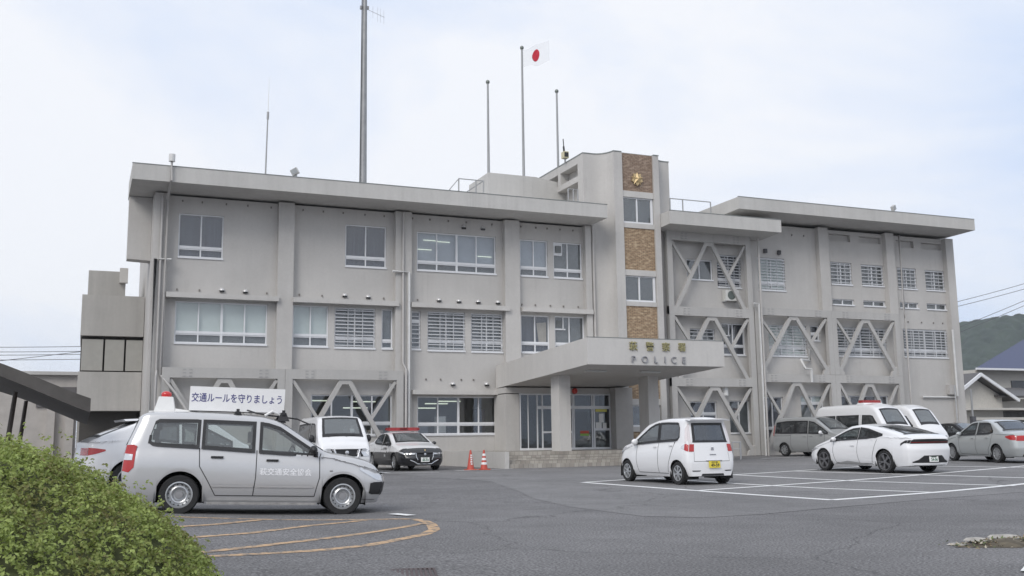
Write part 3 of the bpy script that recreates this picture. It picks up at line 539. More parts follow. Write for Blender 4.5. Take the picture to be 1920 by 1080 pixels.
# broken kerb and dirt verge at the right edge
vm = MB(); rows = []
for i in range(26):
    t = i/25; x = 8.35+2.6*t; y = 8.12+.05*t - .08*sin(5*t)
    e_ = min(1, t*5); rows.append([(x, y-(.30+.06*sin(17*t)+.03*sin(41*t))*e_, .003), (x, y-.18*e_, (.028+.014*sin(13*t)+.01*sin(37*t))*e_), (x, y, (.055+.02*sin(11*t)+.012*sin(29*t))*e_), (x, y+.10*e_, .04*e_), (x, y+(.17+.05*sin(19*t))*e_, .003)])
vs = [p for r in rows for p in r]; vm.add(vs, [(i*5+j, i*5+j+1, (i+1)*5+j+1, (i+1)*5+j) for i in range(25) for j in range(4)])
vm.build('dirt_verge', mat('dry dirt and weeds', (.12,.10,.07), .95, noise=.5, nscale=9, bump=.6, bscale=30), kind='structure', smooth=180)
KC = mat('pale concrete kerb', (.44,.42,.385), .9, noise=.3, nscale=6)
for k, (x, y, L, a, lab) in enumerate(((8.9,8.36,.24,.1,'short broken kerb stone nearest the car park at the end of the dirt verge'),(9.42,8.46,.36,.05,'second pale kerb stone along the dirt verge at the right edge'),(8.52,8.26,.17,.3,'small loose chip of pale kerb concrete lying before the dirt verge'))):
    m = MB(); h = .036 if k < 2 else .02
    m.hexa([(-L/2,-.08,0),(L/2,-.07,0),(L/2+.03,.08,0),(-L/2,.07,0)], [(-L/2+.02,-.05,h),(L/2-.04,-.055,h*.9),(L/2-.03,.06,h),(-L/2+.03,.05,h*.8)]); o = m.build('kerb_stone', KC, None, label=lab, cat='kerb stone'); o.location = (x, y, .02 if k < 2 else .004); o.rotation_euler = (0, .05, a)

lm = MB(); rq = random.Random(5)
for i in range(900):
    t = rq.random()**.8; x = 8.3+2.6*t; y = 8.1+rq.gauss(0, .13+.12*t); a = rq.random()*6.28; s_ = rq.uniform(.010, .03); z = G(x, y)+.012+.05*max(0, 1-abs(y-8.1)/.2)*min(1, t*5); up_ = rq.uniform(-.6, 1.4)*s_
    lm.add([(x-s_*cos(a), y-s_*sin(a), z), (x+s_*.5*sin(a), y-s_*.5*cos(a), z+.006), (x+s_*cos(a), y+s_*sin(a), z+max(.004, up_)), (x-s_*.5*sin(a), y+s_*.5*cos(a), z+.008)], [(0,1,2,3)], i % 3)
lm.build('leaf_litter', [mat('dry leaf', (.26,.19,.10), .8), mat('pale grit', (.42,.38,.30), .9), mat('green weed', (.12,.16,.05), .7)], None, label='scattered dry leaves and weeds along the dirt verge at the right edge', cat='leaf litter', kind='stuff')
# ------------------------------------------------------------------ annex, carport, outer buildings
A = thing('annex_block', 'lower stacked concrete block with three panels standing left of the grey station', 'building', (0, 0, 0))
m = MB(); m.box(-.24, 2.33, 47.5, 53, 5.95, 7.74); m.box(-.26, 2.33, 47.5, 53, 2.70, 4.38); m.box(-.03, 1.52, 48.2, 51, 7.741, 8.93); m.box(-.2, 2.33, 48.9, 53, 0, 2.69); m.box(-.15, 2.33, 48.0, 53, 4.381, 5.949); m.build('wall', ANNX, A)
for a, b in ((-.16,.70),(.78,1.56),(1.64,2.33)): MB().box(a, b, 47.62, 47.95, 4.44, 5.80).build('panel', mat('beige infill panel', (.37,.36,.33), .7, noise=.06), A)
MB().box(-.2, 2.33, 47.96, 47.99, 4.39, 5.94).build('recess', mat('dark recess', (.07,.065,.06), .8), A); MB().box(-.1, 2.3, 48.5, 48.89, .1, 2.69).build('recess', MC['dark recess'], A); MB().box(1.25, 1.6, 47.9, 48.19, 8.40, 9.06).build('roof_box', mat('pale tank', (.55,.53,.5), .6), A)  # dark sheets paint the shade of the recess and the opening below
A2 = thing('low_building', 'low pale flat roofed building behind the carport on the left', 'building', (0, 0, 0))
m = MB(); m.box(-9, -.3, 60, 66, 0, 5.02); m.build('wall', mat('pale plaster', (.48,.45,.42), .85, noise=.12, nscale=1.5), A2); MB().box(-2.3, -.35, 59.9, 59.99, 3.3, 4.38).build('window', mat('dim glass band', (.13,.12,.12), .2), A2); MB().box(-9.1, -.25, 59.7, 66.1, 5.021, 5.2).build('roof', FASC, A2)
for x in (-1.55, -.62): MB().box(x-.2, x+.2, 59.7, 59.99, 0, 3.3).build('column', MC['pale plaster'], A2)
# cantilever carport with curved arms
CPT = thing('carport', 'dark curved roof carport on bent arms behind the hedge', 'carport', (0, 0, 0))
def cp_z(t): return 2.12 + .95*(1-(1-t)**1.7)*1.0 if t >= 0 else 2.12
prof = [(.14-3.6*t, 2.08 + 1.15*sin(t*pi/2*.92)**1.1) for t in [i/14 for i in range(15)]]
m = MB(); vs = []
for y in (21.5, 33): vs += [(x, y, z) for x, z in prof]+[(x, y, z-.27+.06*i/14) for i, (x, z) in enumerate(prof)]
n = 15; fs = []
for i in range(14): fs += [(i, i+1, 2*n+i+1, 2*n+i), (n+i, 3*n+i, 3*n+i+1, n+i+1), (i, n+i, n+i+1, i+1), (2*n+i, 2*n+i+1, 3*n+i+1, 3*n+i)]
fs += [(0, 2*n, 3*n, n), (n-1, 2*n-1, 4*n-1, 3*n-1)]; m.add(vs, fs); m.build('roof', mat('dark carport sheet', (.085,.078,.072), .6, noise=.2, nscale=3), CPT, smooth=40)
for y in (23.5, 28.0):
    pts = [(-1.45,y,G(-1.45,y)),(-1.40,y,1.2),(-1.3,y,2.3)]
    MB().tube(pts, .06, 8, r1=.045).build('arm', mat('brown steel arm', (.07,.055,.045), .5), CPT, smooth=60)
    pass
# houses on the right
HW = mat('cream house wall', (.52,.50,.46), .85, noise=.08); TILE1 = mat('grey roof tiles', (.105,.10,.10), .6, noise=.25, nscale=6, nstretch=(1, 1, 5)); BLUER = mat('blue roof tiles', (.06,.072,.14), .5, noise=.15, nscale=5, nstretch=(1, 1, 4))
H1 = thing('house', 'house with a broad blue tiled roof right of the station', 'house', (0, 0, 0))
m = MB(); m.box(87, 124, 80, 92, .2, 8.1); m.build('wall', HW, H1); m = MB(); m.hexa([(85.6,78.6,8.15),(125,78.6,8.15),(125,97,8.15),(107,97,8.15)], [(107,88,13.9),(122,88,13.9),(122,88.5,13.9),(107.2,88.5,13.9)]); m.build('roof', BLUER, H1)
MB().box(85.5, 125, 78.45, 78.58, 7.97, 8.17).build('gutter', ALU, H1); w_ = MB().box(92.0, 96, 79.9, 79.99, 5.6, 7.0).build('window', mat('house glass', (.06,.065,.075), .1), H1); MB().box(91.8, 96.2, 79.86, 79.99, 5.4, 5.59).build('sill', ALU, w_)
H2 = thing('house', 'small gabled house with grey tiles and white verge boards before the blue roof', 'house', (0, 0, 0))
m = MB(); m.prism_xz([(76.4,.2),(82.0,.2),(82.0,4.9),(78.4,6.7),(76.4,5.6)], 72.5, 78); m.box(82.0, 90, 73.5, 78, .2, 4.7); m.build('wall', HW, H2)
m = MB(); m.hexa([(81.0,72.0,4.75),(91,72.0,4.75),(91,78,5.9),(81.0,78,5.9)], [(81.0,71.95,4.95),(91,71.95,4.95),(91,78,6.1),(81.0,78,6.1)]); m.hexa([(76.0,71.6,5.5),(78.4,71.6,6.85),(78.4,78,6.85),(76.0,78,5.5)], [(76.0,71.6,5.75),(78.4,71.6,7.1),(78.4,78,7.1),(76.0,78,5.75)]); m.hexa([(78.4,71.6,6.84),(83.0,71.6,4.45),(83.0,78,4.45),(78.4,78,6.84)], [(78.4,71.6,7.09),(83.0,71.6,4.7),(83.0,78,4.7),(78.4,78,7.09)]); m.build('roof', TILE1, H2)
m = MB(); m.bar((75.9,71.4,5.45),(78.45,71.4,6.95),.28,.18); m.bar((78.35,71.39,6.95),(83.1,71.39,4.45),.28,.18); m.build('verge_board', ALU, H2)
m = MB(); m.box(76.5, 91, 71.0, 73.4, 3.55, 3.75); m.box(76.5, 91, 70.9, 71.1, 2.6, 2.85); m.build('eave', HW, H2); MB().box(77, 90.5, 73.3, 73.49, .4, 3.5).build('shutter', mat('dim storefront', (.12,.115,.11), .6, noise=.3, nscale=2), H2)
H3 = thing('house', 'low house with dark tiled roof half hidden behind the end column of the station', 'house', (0, 0, 0))
m = MB(); m.box(78, 84, 96, 104, .2, 7.6); m.build('wall', HW, H3); MB().hexa([(77.2,95,7.6),(85.5,95,7.6),(85.5,105,7.6),(77.2,105,7.6)], [(79.5,99,9.9),(83,99,9.9),(83,101,9.9),(79.5,101,9.9)]).build('roof', TILE1, H3)
# wooded hill
hr = np.random.RandomState(11); nx_, ny_ = 260, 110
U, Vv = np.meshgrid(np.linspace(0, 1, nx_), np.linspace(0, 1, ny_)); HX = 490+260*U; HY = 440+230*Vv
ph = np.interp(HX, [470,540,578,591,608,619,640,690,760], [12,44,64,72,82,86.5,89,82,55]); HZ = ph*np.sin(np.minimum(1, Vv*2.3)*pi/2)*np.clip((1-Vv)/.25, 0, 1)
cx_, cy_ = hr.uniform(490, 750, 3800), hr.uniform(440, 670, 3800); cr_ = hr.uniform(2.6, 5.5, 3800); bump_ = np.zeros_like(HZ)
for px_, py_, r_ in zip(cx_, cy_, cr_):
    i0, i1 = np.searchsorted(HX[0], [px_-r_, px_+r_]); j0, j1 = np.searchsorted(HY[:, 0], [py_-r_, py_+r_])
    if i1 > i0 and j1 > j0: d2 = (HX[j0:j1, i0:i1]-px_)**2+(HY[j0:j1, i0:i1]-py_)**2; bump_[j0:j1, i0:i1] = np.maximum(bump_[j0:j1, i0:i1], r_*.95*np.sqrt(np.maximum(0, 1-d2/r_**2)))
HZ = HZ + bump_*(HZ > 3) - 3
m = MB(); m.add(np.stack([HX, HY, HZ], 2).reshape(-1, 3).tolist(), [(j*nx_+i, j*nx_+i+1, (j+1)*nx_+i+1, (j+1)*nx_+i) for j in range(ny_-1) for i in range(nx_-1)])
m.build('hill', mat('wooded hillside', (.055,.076,.060), .95, col2=(.032,.046,.042), nscale=.09, bump=1.0, bscale=.25), smooth=180, kind='structure')
# overhead wires
WIRE = mat('overhead wire', (.10,.10,.11), .6)
def wire(a, b, sag, lab, r=.022):
    pts = [tuple(a[k]+(b[k]-a[k])*i/16 - (sag*4*(i/16)*(1-i/16) if k == 2 else 0) for k in range(3)) for i in range(17)]
    MB().tube(pts, r, 5).build('power_line', WIRE, None, label=lab, cat='power line')
wire((60,60,10.9),(80,60,15.9), .2, 'upper of the close pair of overhead wires right of the station'); wire((60,60,10.55),(80,60,15.4), .2, 'lower of the close pair of overhead wires right of the station')
wire((60,60,8.5),(80,60,15.3), .2, 'overhead wire just above the wooded hill, upper one'); wire((60,60,8.1),(80,60,14.9), .2, 'overhead wire grazing the wooded hill, lower one')
for k, (za, zb) in enumerate(((6.78,6.88),(6.55,6.6),(6.35,6.44),(6.12,6.15))): wire((-14,62,za-.25),(3,62,zb+.05), .12, 'overhead wire left of the annex, %s' % ('highest of four','second from the top','third from the top','lowest of the level four')[k], .017)
wire((-14,61,4.6),(2,61,6.75), .1, 'overhead wire left of the annex sloping up across the level ones', .017)
wire((-11.0,25,16.0),(9.0,25,16.75), .05, 'single overhead cable crossing the top left corner of the sky', .03)
# ------------------------------------------------------------------ things on the roof
GAL = mat('grey pole paint', (.33,.335,.34), .45, .2, noise=.1); 
def flagpole(x, z0, z1, lab):
    f = thing('flagpole', lab, 'flagpole', (x, 48, z0), 0, 'flagpoles on the penthouse')
    MB().tube([(0,0,0),(0,0,z1-z0)], .075, 10, r1=.05).build('pole', GAL, f, smooth=60)
    MB().lathe([(0,-.13),(.09,-.07),(.11,0),(.09,.07),(0,.13)], 12, M=Matrix.Translation((0,0,z1-z0+.08)) @ Matrix.Rotation(pi/2, 4, 'X')).build('finial', mat('pole finial', (.2,.22,.2), .4, .3), f, smooth=60)
flagpole(19.05, 14.7, 20.0, 'bare flagpole left of the flag'); flagpole(21.06, 14.7, 22.2, 'tallest flagpole, flying the flag'); flagpole(23.1, 12.3, 20.0, 'bare flagpole right of the flag, beside the stair tower')
fl = MB(); nu, nv = 72, 44; vs = []; mi = []
for j in range(nv+1):
    for i in range(nu+1):
        u, v = i/nu, j/nv; x = 21.12+1.28*u; y = 48-.22*sin(u*7)*u-.5*u; z = 22.15-1.0*(1-v)+.58*u*(.55+.45*v)+.05*sin(u*8+v*3)
        vs.append((x, y, z))
for j in range(nv):
    for i in range(nu): mi.append((j*(nu+1)+i, j*(nu+1)+i+1, (j+1)*(nu+1)+i+1, (j+1)*(nu+1)+i))
FLW = mat('flag cloth white', (.88,.88,.90), .8); n_ = FLW.node_tree.nodes; t_ = n_.new('ShaderNodeBsdfTranslucent'); t_.inputs['Color'].default_value = (.9,.9,.92,1); tr_ = n_.new('ShaderNodeBsdfTransparent'); m1_ = n_.new('ShaderNodeMixShader'); m1_.inputs['Fac'].default_value = .5; m2_ = n_.new('ShaderNodeMixShader'); m2_.inputs['Fac'].default_value = .75
L_ = FLW.node_tree.links; L_.new(n_['Principled BSDF'].outputs['BSDF'], m1_.inputs[1]); L_.new(t_.outputs['BSDF'], m1_.inputs[2]); L_.new(m1_.outputs['Shader'], m2_.inputs[1]); L_.new(tr_.outputs['BSDF'], m2_.inputs[2]); L_.new(m2_.outputs['Shader'], n_['Material Output'].inputs['Surface'])
fl.add(vs, mi); F = fl.build('flag', FLW, None, smooth=180, label='white flag with a red disc flying from the tallest flagpole', cat='flag')
dm = MB(); vs = []; fs = []
def fpt(u, v, dy=0): return (21.12+1.28*u, 48-.22*sin(u*7)*u-.5*u+dy, 22.15-1.0*(1-v)+.58*u*(.55+.45*v)+.05*sin(u*8+v*3))
for s in (-.03, .03):
    b = len(vs); vs.append(fpt(.52, .5, s))
    for i in range(32): a = 2*pi*i/32; vs.append(fpt(.52+.17*cos(a), .5+.27*sin(a), s))
    fs += [(b, b+1+i, b+1+(i+1) % 32) for i in range(32)]
dm.add(vs, fs); dm.build('disc', mat('flag red', (.62,.035,.06), .8), F)
mast = thing('antenna_mast', 'thick grey radio mast rising out of frame from the left roof', 'mast', (12.08, 47, 12.35))
MB().tube([(0,0,0),(0,0,14)], .175, 14, r1=.09).build('pole', mat('mast steel', (.30,.305,.31), .45, .3, noise=.15, nscale=3), mast, smooth=60)
MB().tube([(-.2,-.08,0),(-.16,-.06,10.2),(-.14,-.05,14)], .022, 6).build('cable', BLACKP, mast)
m = MB(); m.box(-.25,.25,-.25,.25,-.05,.06); m.tube([(-.2,0,10.33),(.2,0,10.33)],.03,6); m.box(-.24,-.12,-.06,.06,10.25,10.42); m.box(.1,.2,-.06,.06,10.3,10.45); m.build('bracket', GAL, mast)
m = MB(); m.tube([(.1,0,10.3),(1.0,-.02,10.0)], .010, 6)
for t, L in ((.35,.3),(.62,.40),(.78,.37),(.98,.36)): m.tube([(.1+.9*t,0,10.3-.3*t-L),(.1+.9*t,0,10.3-.3*t+L)], .006, 5)
m.build('yagi_antenna', GAL, mast)
an = thing('whip_antenna', 'thin whip antenna standing on the left roof', 'antenna', (7.22, 46, 12.36))
MB().tube([(0,0,0),(.06,0,3.9)], .042, 8, r1=.028).build('pole', GAL, an, smooth=60); MB().tube([(.06,0,3.9),(.09,0,5.75)], .018, 6, r1=.006).build('whip', WHITEP, an); MB().tube([(.06,0,3.7),(.065,0,4.05)], .055, 8).build('coil', GAL, an)
def flood(x, z, rz, lab):
    f = thing('floodlight', lab, 'floodlight', (x, 42.6, z), rz)
    MB().box(-.16,.16,-.12,.06,.10,.36, M=Matrix.Rotation(radians(-28),4,'Y')).build('lamp_housing', mat('floodlight grey', (.45,.45,.44), .4), f); MB().box(-.13,.13,-.135,-.121,.13,.33, M=Matrix.Rotation(radians(-28),4,'Y')).build('lens', mat('lens', (.3,.32,.33), .1), f); m = MB(); m.box(-.10,-.02,-.05,.05,0,.14); m.build('bracket', GAL, f)
flood(8.05, 12.55, -.5, 'small tilted floodlight on the edge of the left roof'); flood(41.2, 13.55, .4, 'small floodlight on the edge of the right roof')
def railing(pts, h, lab, name='roof_railing', cat='railing', r=.025, posts=None, slope0=None, m_=GAL, mids=()):
    R_ = thing(name, lab, cat, pts[0]); o = Vector(pts[0]); P = [Vector(p)-o for p in pts]
    MB().tube([p+Vector((0,0,h)) for p in P] if slope0 is None else [P[0]+Vector((0,0,slope0))]+[p+Vector((0,0,h)) for p in P[1:]], r, 6).build('rail', m_, R_)
    for z in mids: MB().tube([p+Vector((0,0,z)) for p in P], r*.8, 6).build('rail', m_, R_)
    for i, p in enumerate(P): MB().tube([p, p+Vector((0,0,h if (i or slope0 is None) else slope0))], r*1.3, 6).build('post', m_, R_)
railing([(15.12,43,12.38),(15.57,43,12.38),(16.42,43,12.38),(16.8,43,12.38),(16.8,45.5,12.38)], .86, 'grey roof railing with a sloping end left of the penthouse', slope0=.3)
railing([(21.2,43,12.38),(21.48,43,12.38),(21.72,43,12.38)], .86, 'short roof railing between penthouse and stair tower')
railing([(27.24,43.5,12.38),(28.0,43.5,12.38),(29.7,43.5,12.38)], 1.0, 'roof railing right of the stair tower')
sr = thing('siren', 'cream siren box on a bracket behind the stair tower top', 'siren', (22.35, 45.6, 15.35))
MB().tube([(0,0,0),(0,0,.3)], .05, 8).build('post', GAL, sr); MB().box(-.14,.14,-.16,.16,.22,.56).build('housing', mat('cream enamel', (.55,.50,.34), .5), sr); MB().box(-.11,.11,-.18,-.161,.27,.5).build('louvre', BLACKP, sr); MB().tube([(-.05,0,.56),(-.09,0,1.25)], .025, 6).build('antenna', BLACKP, sr); MB().tube([(-.05,0,.56),(-.07,0,.85)], .05, 6).build('antenna_base', BLACKP, sr)
# air conditioner hanging on the right wing
ac = thing('air_conditioner', 'white outdoor air conditioner unit hung on the right wing wall behind the brace', 'air conditioner', (30.9, 43.8, 8.24))
MB().box(-.40,.40,-.16,.16,.02,.58).build('casing', mat('ac casing', (.60,.60,.57), .5), ac)
MB().lathe([(0,-.01),(.19,-.012),(.235,0),(.235,.02)], 20, M=Matrix.Translation((-.05,-.165,.30))).build('fan_grille', mat('fan dark', (.10,.12,.11), .5), ac); m = MB(); m.box(-.42,-.36,-.14,.19,-.03,.018); m.box(.36,.42,-.14,.19,-.03,.018); m.build('bracket', STEEL, ac); MB().tube([(.4,.1,.1),(.7,.12,.1),(.85,.14,.0),(.85,.14,-1.0)], .025, 6).build('pipe', PIPE, ac)
# traffic cones
def cone(x, y, lab, sleeve):
    c = thing('traffic_cone', lab, 'traffic cone', (x, y, G(x, y)), 0, 'cones by the station wall')
    m = MB(); m.box(-.19,.19,-.19,.19,0,.04); m.build('base', mat('cone base', (.50,.09,.05), .6), c)
    k = 16; R_ = lambda z: .135-.105*(z-.04)/.70
    def ring(z0, z1, e, nm, mm):
        q = MB(); vs = [(cos(2*pi*i/k)*(R_(z)+e), sin(2*pi*i/k)*(R_(z)+e), z) for z in (z0, z1) for i in range(k)]; q.add(vs, [(i, (i+1) % k, k+(i+1) % k, k+i) for i in range(k)]+[tuple(range(k, 2*k))]); q.build(nm, mm, c, smooth=60)
    ring(.04, .74, 0, 'cone_body', mat('cone orange red', (.50,.085,.06), .5))
    if sleeve == 3:
        for z in (.2, .36, .52): ring(z, z+.085, .004, 'reflective_band', mat('reflective white', (.8,.8,.8), .4))
    else:
        q = MB()
        for i in range(5): z = .2+.08*i; q.box(-.028-.01*(i % 2),.03,-R_(z)-.012,-R_(z)+.03,z,z+.055)
        q.build('lettering_strip', mat('reflective white', (.8,.8,.8), .4), c)
cone(13.45, 36.0, 'red traffic cone with a vertical white strip, left of the two cones', 1); cone(13.95, 35.9, 'red traffic cone with three white bands, right of the two cones', 3)
# hand rail by the ramp and a post
railing([(26.9,38.5,.2),(27.3,38.5,.2),(28.4,40.0,.22)], .80, 'stainless hand rail beside the ramp behind the white minicar', 'hand_rail', 'hand rail', m_=STAIN, r=.022, mids=(.5,))
pp = thing('sign_post', 'thin grey post with a dark box standing before the right end of the station', 'post', (43.6, 40.5, G(43.6,40.5))); MB().tube([(0,0,0),(0,0,3.3)], .05, 8).build('pole', GAL, pp); MB().box(-.12,.12,-.1,.1,1.35,1.85).build('control_box', mat('dark box', (.09,.09,.1), .5), pp)

# ------------------------------------------------------------------ hedge
HB = thing('hedge', 'rounded clipped azalea hedge filling the lower left corner', 'hedge', (0, 0, 0))
def hedge_h(x, y):
    ax, ay, bx, by = -6.0, 6.6, -1.66, 7.5; t = max(0, min(1, ((x-ax)*(bx-ax)+(y-ay)*(by-ay))/((bx-ax)**2+(by-ay)**2))); d = hypot(x-ax-t*(bx-ax), y-ay-t*(by-ay))/2.60
    if d >= 1: return None
    lump = .05*sin(x*1.7+.5)*sin(y*1.9)+.06*sin(x*3.1+y*1.3)*sin(y*2.7-x*.8)+.035*sin(x*7.3+1)*sin(y*6.1)
    return 1.24*(1-d**2.15)**.62*(1+lump*1.3) + .03
rng = np.random.RandomState(3)
def hedge_np(x, y):
    ax, ay, bx, by = -6.0, 6.6, -1.66, 7.5; t = np.clip(((x-ax)*(bx-ax)+(y-ay)*(by-ay))/((bx-ax)**2+(by-ay)**2), 0, 1); d = np.hypot(x-ax-t*(bx-ax), y-ay-t*(by-ay))/2.60
    lump = .05*np.sin(x*1.7+.5)*np.sin(y*1.9)+.06*np.sin(x*3.1+y*1.3)*np.sin(y*2.7-x*.8)+.035*np.sin(x*7.3+1)*np.sin(y*6.1)
    return np.where(d < 1, 1.24*np.maximum(0, 1-np.minimum(d, 1)**2.15)**.62*(1+lump*1.3)+.03, 0)
NC = 260000; X = rng.uniform(-4.6, 1.3, NC); Yy = rng.uniform(4.2, 10.2, NC); Hh = hedge_np(X, Yy); e = .04
gx_ = -(hedge_np(X+e, Yy)-Hh)/e; gy_ = -(hedge_np(X, Yy+e)-Hh)/e; st_ = np.sqrt(1+gx_**2+gy_**2)
ok = (Hh > 0) & (np.hypot(X, Yy) > 3.2) & (rng.uniform(size=NC) < np.minimum(1, .3*st_+.1)); X, Yy, Hh, gx_, gy_, st_ = [q[ok][:52000] for q in (X, Yy, Hh, gx_, gy_, st_)]; NC = len(X)
nrm = np.stack([gx_, gy_, np.ones(NC)], 1)/st_[:, None]
zz_ = np.where(rng.uniform(size=NC) < .75, Hh, Hh*rng.uniform(.35, 1, NC)); C0 = np.stack([X, Yy, zz_], 1) - nrm*rng.uniform(-.02, .09, NC)[:, None]; C0[:, 2] += np.maximum(0, rng.normal(size=NC)-.9)*.085
un = lambda v: v/(np.linalg.norm(v, axis=1, keepdims=True)+1e-9)
AX = un(nrm*.6+np.array([0, 0, .7])+rng.normal(size=(NC, 3))*.25); t1 = un(np.cross(AX, np.array([.3, .9, .1]))); t2 = np.cross(AX, t1); sc_ = rng.uniform(.75, 1.3, NC)[:, None]; VV = []
for q in range(5):
    th = (2*pi*q/5+rng.uniform(0, 1.2, NC))[:, None]; dr = np.cos(th)*t1+np.sin(th)*t2; c_ = C0+AX*rng.uniform(0, .032, NC)[:, None]+dr*.0125*sc_
    n_ = un(AX*.8+dr*.6+rng.normal(size=(NC, 3))*.3); a_ = un(np.cross(n_, rng.normal(size=(NC, 3)))); b_ = np.cross(n_, a_); s_ = .0095*sc_
    VV.append(np.stack([c_-a_*s_*1.35, c_+b_*s_*.85+n_*s_*.2, c_+a_*s_*1.35, c_-b_*s_*.85+n_*s_*.2], 1))
VV = np.concatenate(VV).reshape(-1, 3); V = VV.tolist(); Fc = np.arange(len(VV)).reshape(-1, 4).tolist()
me = bpy.data.meshes.new('foliage'); me.from_pydata(V, [], Fc)
def leaf_mat(name, ramp, nscale=3.0):
    m = bpy.data.materials.new(name); m.use_nodes = True; n = m.node_tree.nodes; l = m.node_tree.links; p = n['Principled BSDF']; p.inputs['Roughness'].default_value = .55
    ge = n.new('ShaderNodeNewGeometry'); tc = n.new('ShaderNodeTexCoord'); z = n.new('ShaderNodeTexNoise'); z.inputs['Scale'].default_value = nscale; z.inputs['Detail'].default_value = 4; l.new(tc.outputs['Object'], z.inputs['Vector'])
    a = n.new('ShaderNodeMath'); a.operation = 'MULTIPLY_ADD'; a.inputs[1].default_value = .45; l.new(ge.outputs['Random Per Island'], a.inputs[0]); s = n.new('ShaderNodeMath'); s.operation = 'MULTIPLY_ADD'; s.inputs[1].default_value = 1.6; s.inputs[2].default_value = -.5; l.new(z.outputs['Fac'], s.inputs[0]); l.new(s.outputs[0], a.inputs[2])
    r = n.new('ShaderNodeValToRGB'); r.color_ramp.elements[0].position = .15; r.color_ramp.elements[0].color = (*ramp[0], 1); r.color_ramp.elements[1].position = .95; r.color_ramp.elements[1].color = (*ramp[2], 1); e = r.color_ramp.elements.new(.55); e.color = (*ramp[1], 1)
    l.new(a.outputs[0], r.inputs['Fac']); l.new(r.outputs['Color'], p.inputs['Base Color'])
    t = n.new('ShaderNodeBsdfTranslucent'); l.new(r.outputs['Color'], t.inputs['Color']); ms = n.new('ShaderNodeMixShader'); ms.inputs['Fac'].default_value = .38; l.new(p.outputs['BSDF'], ms.inputs[1]); l.new(t.outputs['BSDF'], ms.inputs[2]); l.new(ms.outputs['Shader'], n['Material Output'].inputs['Surface']); return m
me.materials.append(leaf_mat('azalea leaves', ((.20,.18,.065),(.31,.38,.105),(.47,.56,.18)))); put('foliage', me, HB)
core = MB(); nx_ = 60; ny_ = 44; gv = []; idx = {}; fs = []
for j in range(ny_):
    for i in range(nx_):
        x, y = -8+9.4*i/(nx_-1), 3.6+6.6*j/(ny_-1); h = hedge_h(x, y)
        if h and h > .12: idx[i, j] = len(gv); gv.append((x, y, max(.0, h-.11)))
for (i, j) in list(idx):
    q = [(i, j), (i+1, j), (i+1, j+1), (i, j+1)]
    if all(k in idx for k in q): fs.append(tuple(idx[k] for k in q))
core.add(gv, fs); core.build('branches', mat('hedge twigs', (.085,.095,.038), .95, noise=.5, nscale=14), HB, smooth=180)
wd = thing('weed', 'pale strap leaved weed growing out of the hedge in the lower left corner', 'weed', (-1.05, 5.35, .75)); m = MB()
for a, L, dz in ((-.2,.26,.04),(.35,.30,.08),(1.0,.22,.1),(2.5,.24,.06),(3.6,.2,.02)):
    pts = [(cos(a)*L*t, -.1*t+sin(a)*L*t*.6, dz*sin(t*pi*.7)+.1*t) for t in (0,.25,.5,.75,1)]; vs = []
    for t, p_ in zip((0,.25,.5,.75,1), pts): w_ = .022*sin(pi*min(1, t*.8+.2))+.002; vs += [(p_[0], p_[1], p_[2]-w_), (p_[0]+.004, p_[1]-.012, p_[2]), (p_[0], p_[1], p_[2]+w_)]
    m.add(vs, [(3*i+j, 3*i+j+1, 3*i+j+4, 3*i+j+3) for i in range(4) for j in range(2)])
m.build('leaves', leaf_mat('weed leaves', ((.10,.17,.04),(.15,.24,.06),(.24,.33,.12))), wd, smooth=180)
# ------------------------------------------------------------------ vehicles
TYRE = mat('tyre rubber', (.022,.022,.023), .85, noise=.2, nscale=20); RIMS = mat('rim silver', (.55,.56,.57), .32, .75); RIMD = mat('rim dark', (.06,.06,.065), .4, .4)
SEAT = mat('seat cloth', (.075,.075,.08), .9); UNDER = mat('underbody', (.012,.012,.013), .9)
CG = glass('car glass', (.82,.87,.85), .84, dust=.2, refl=.11); CGD = glass('privacy car glass', (.32,.34,.35), .6, dust=.24, refl=.12); CGW = glass('windscreen glass', (.55,.60,.61), .58, dust=.45, refl=.12)
REDL = mat('red tail lens', (.42,.015,.015), .18, coat=.6); CLRL = mat('clear lens', (.66,.67,.69), .12, .35, coat=.8); CHROME = mat('chrome', (.72,.72,.73), .15, .95)
PLATE = mat('white number plate', (.78,.78,.76), .4); PLATEY = mat('yellow number plate', (.72,.58,.05), .4); PTXT = mat('plate green text', (.03,.12,.07), .5); PTXTB = mat('plate black text', (.03,.03,.03), .5)
def paint(name, col, metal=0., rough=.32): return mat(name, col, rough, metal, coat=.85, back=(.03,.03,.03))
P_SILVER = paint('silver car paint', (.56,.56,.567), .34, .30); P_WHITE = paint('white car paint', (.80,.80,.81)); P_GREY = paint('grey silver van paint', (.40,.41,.41), .3, .36); P_SAGE = paint('silver grey sedan paint', (.47,.49,.49), .3, .36); P_BLACK = paint('black car paint', (.014,.014,.016))
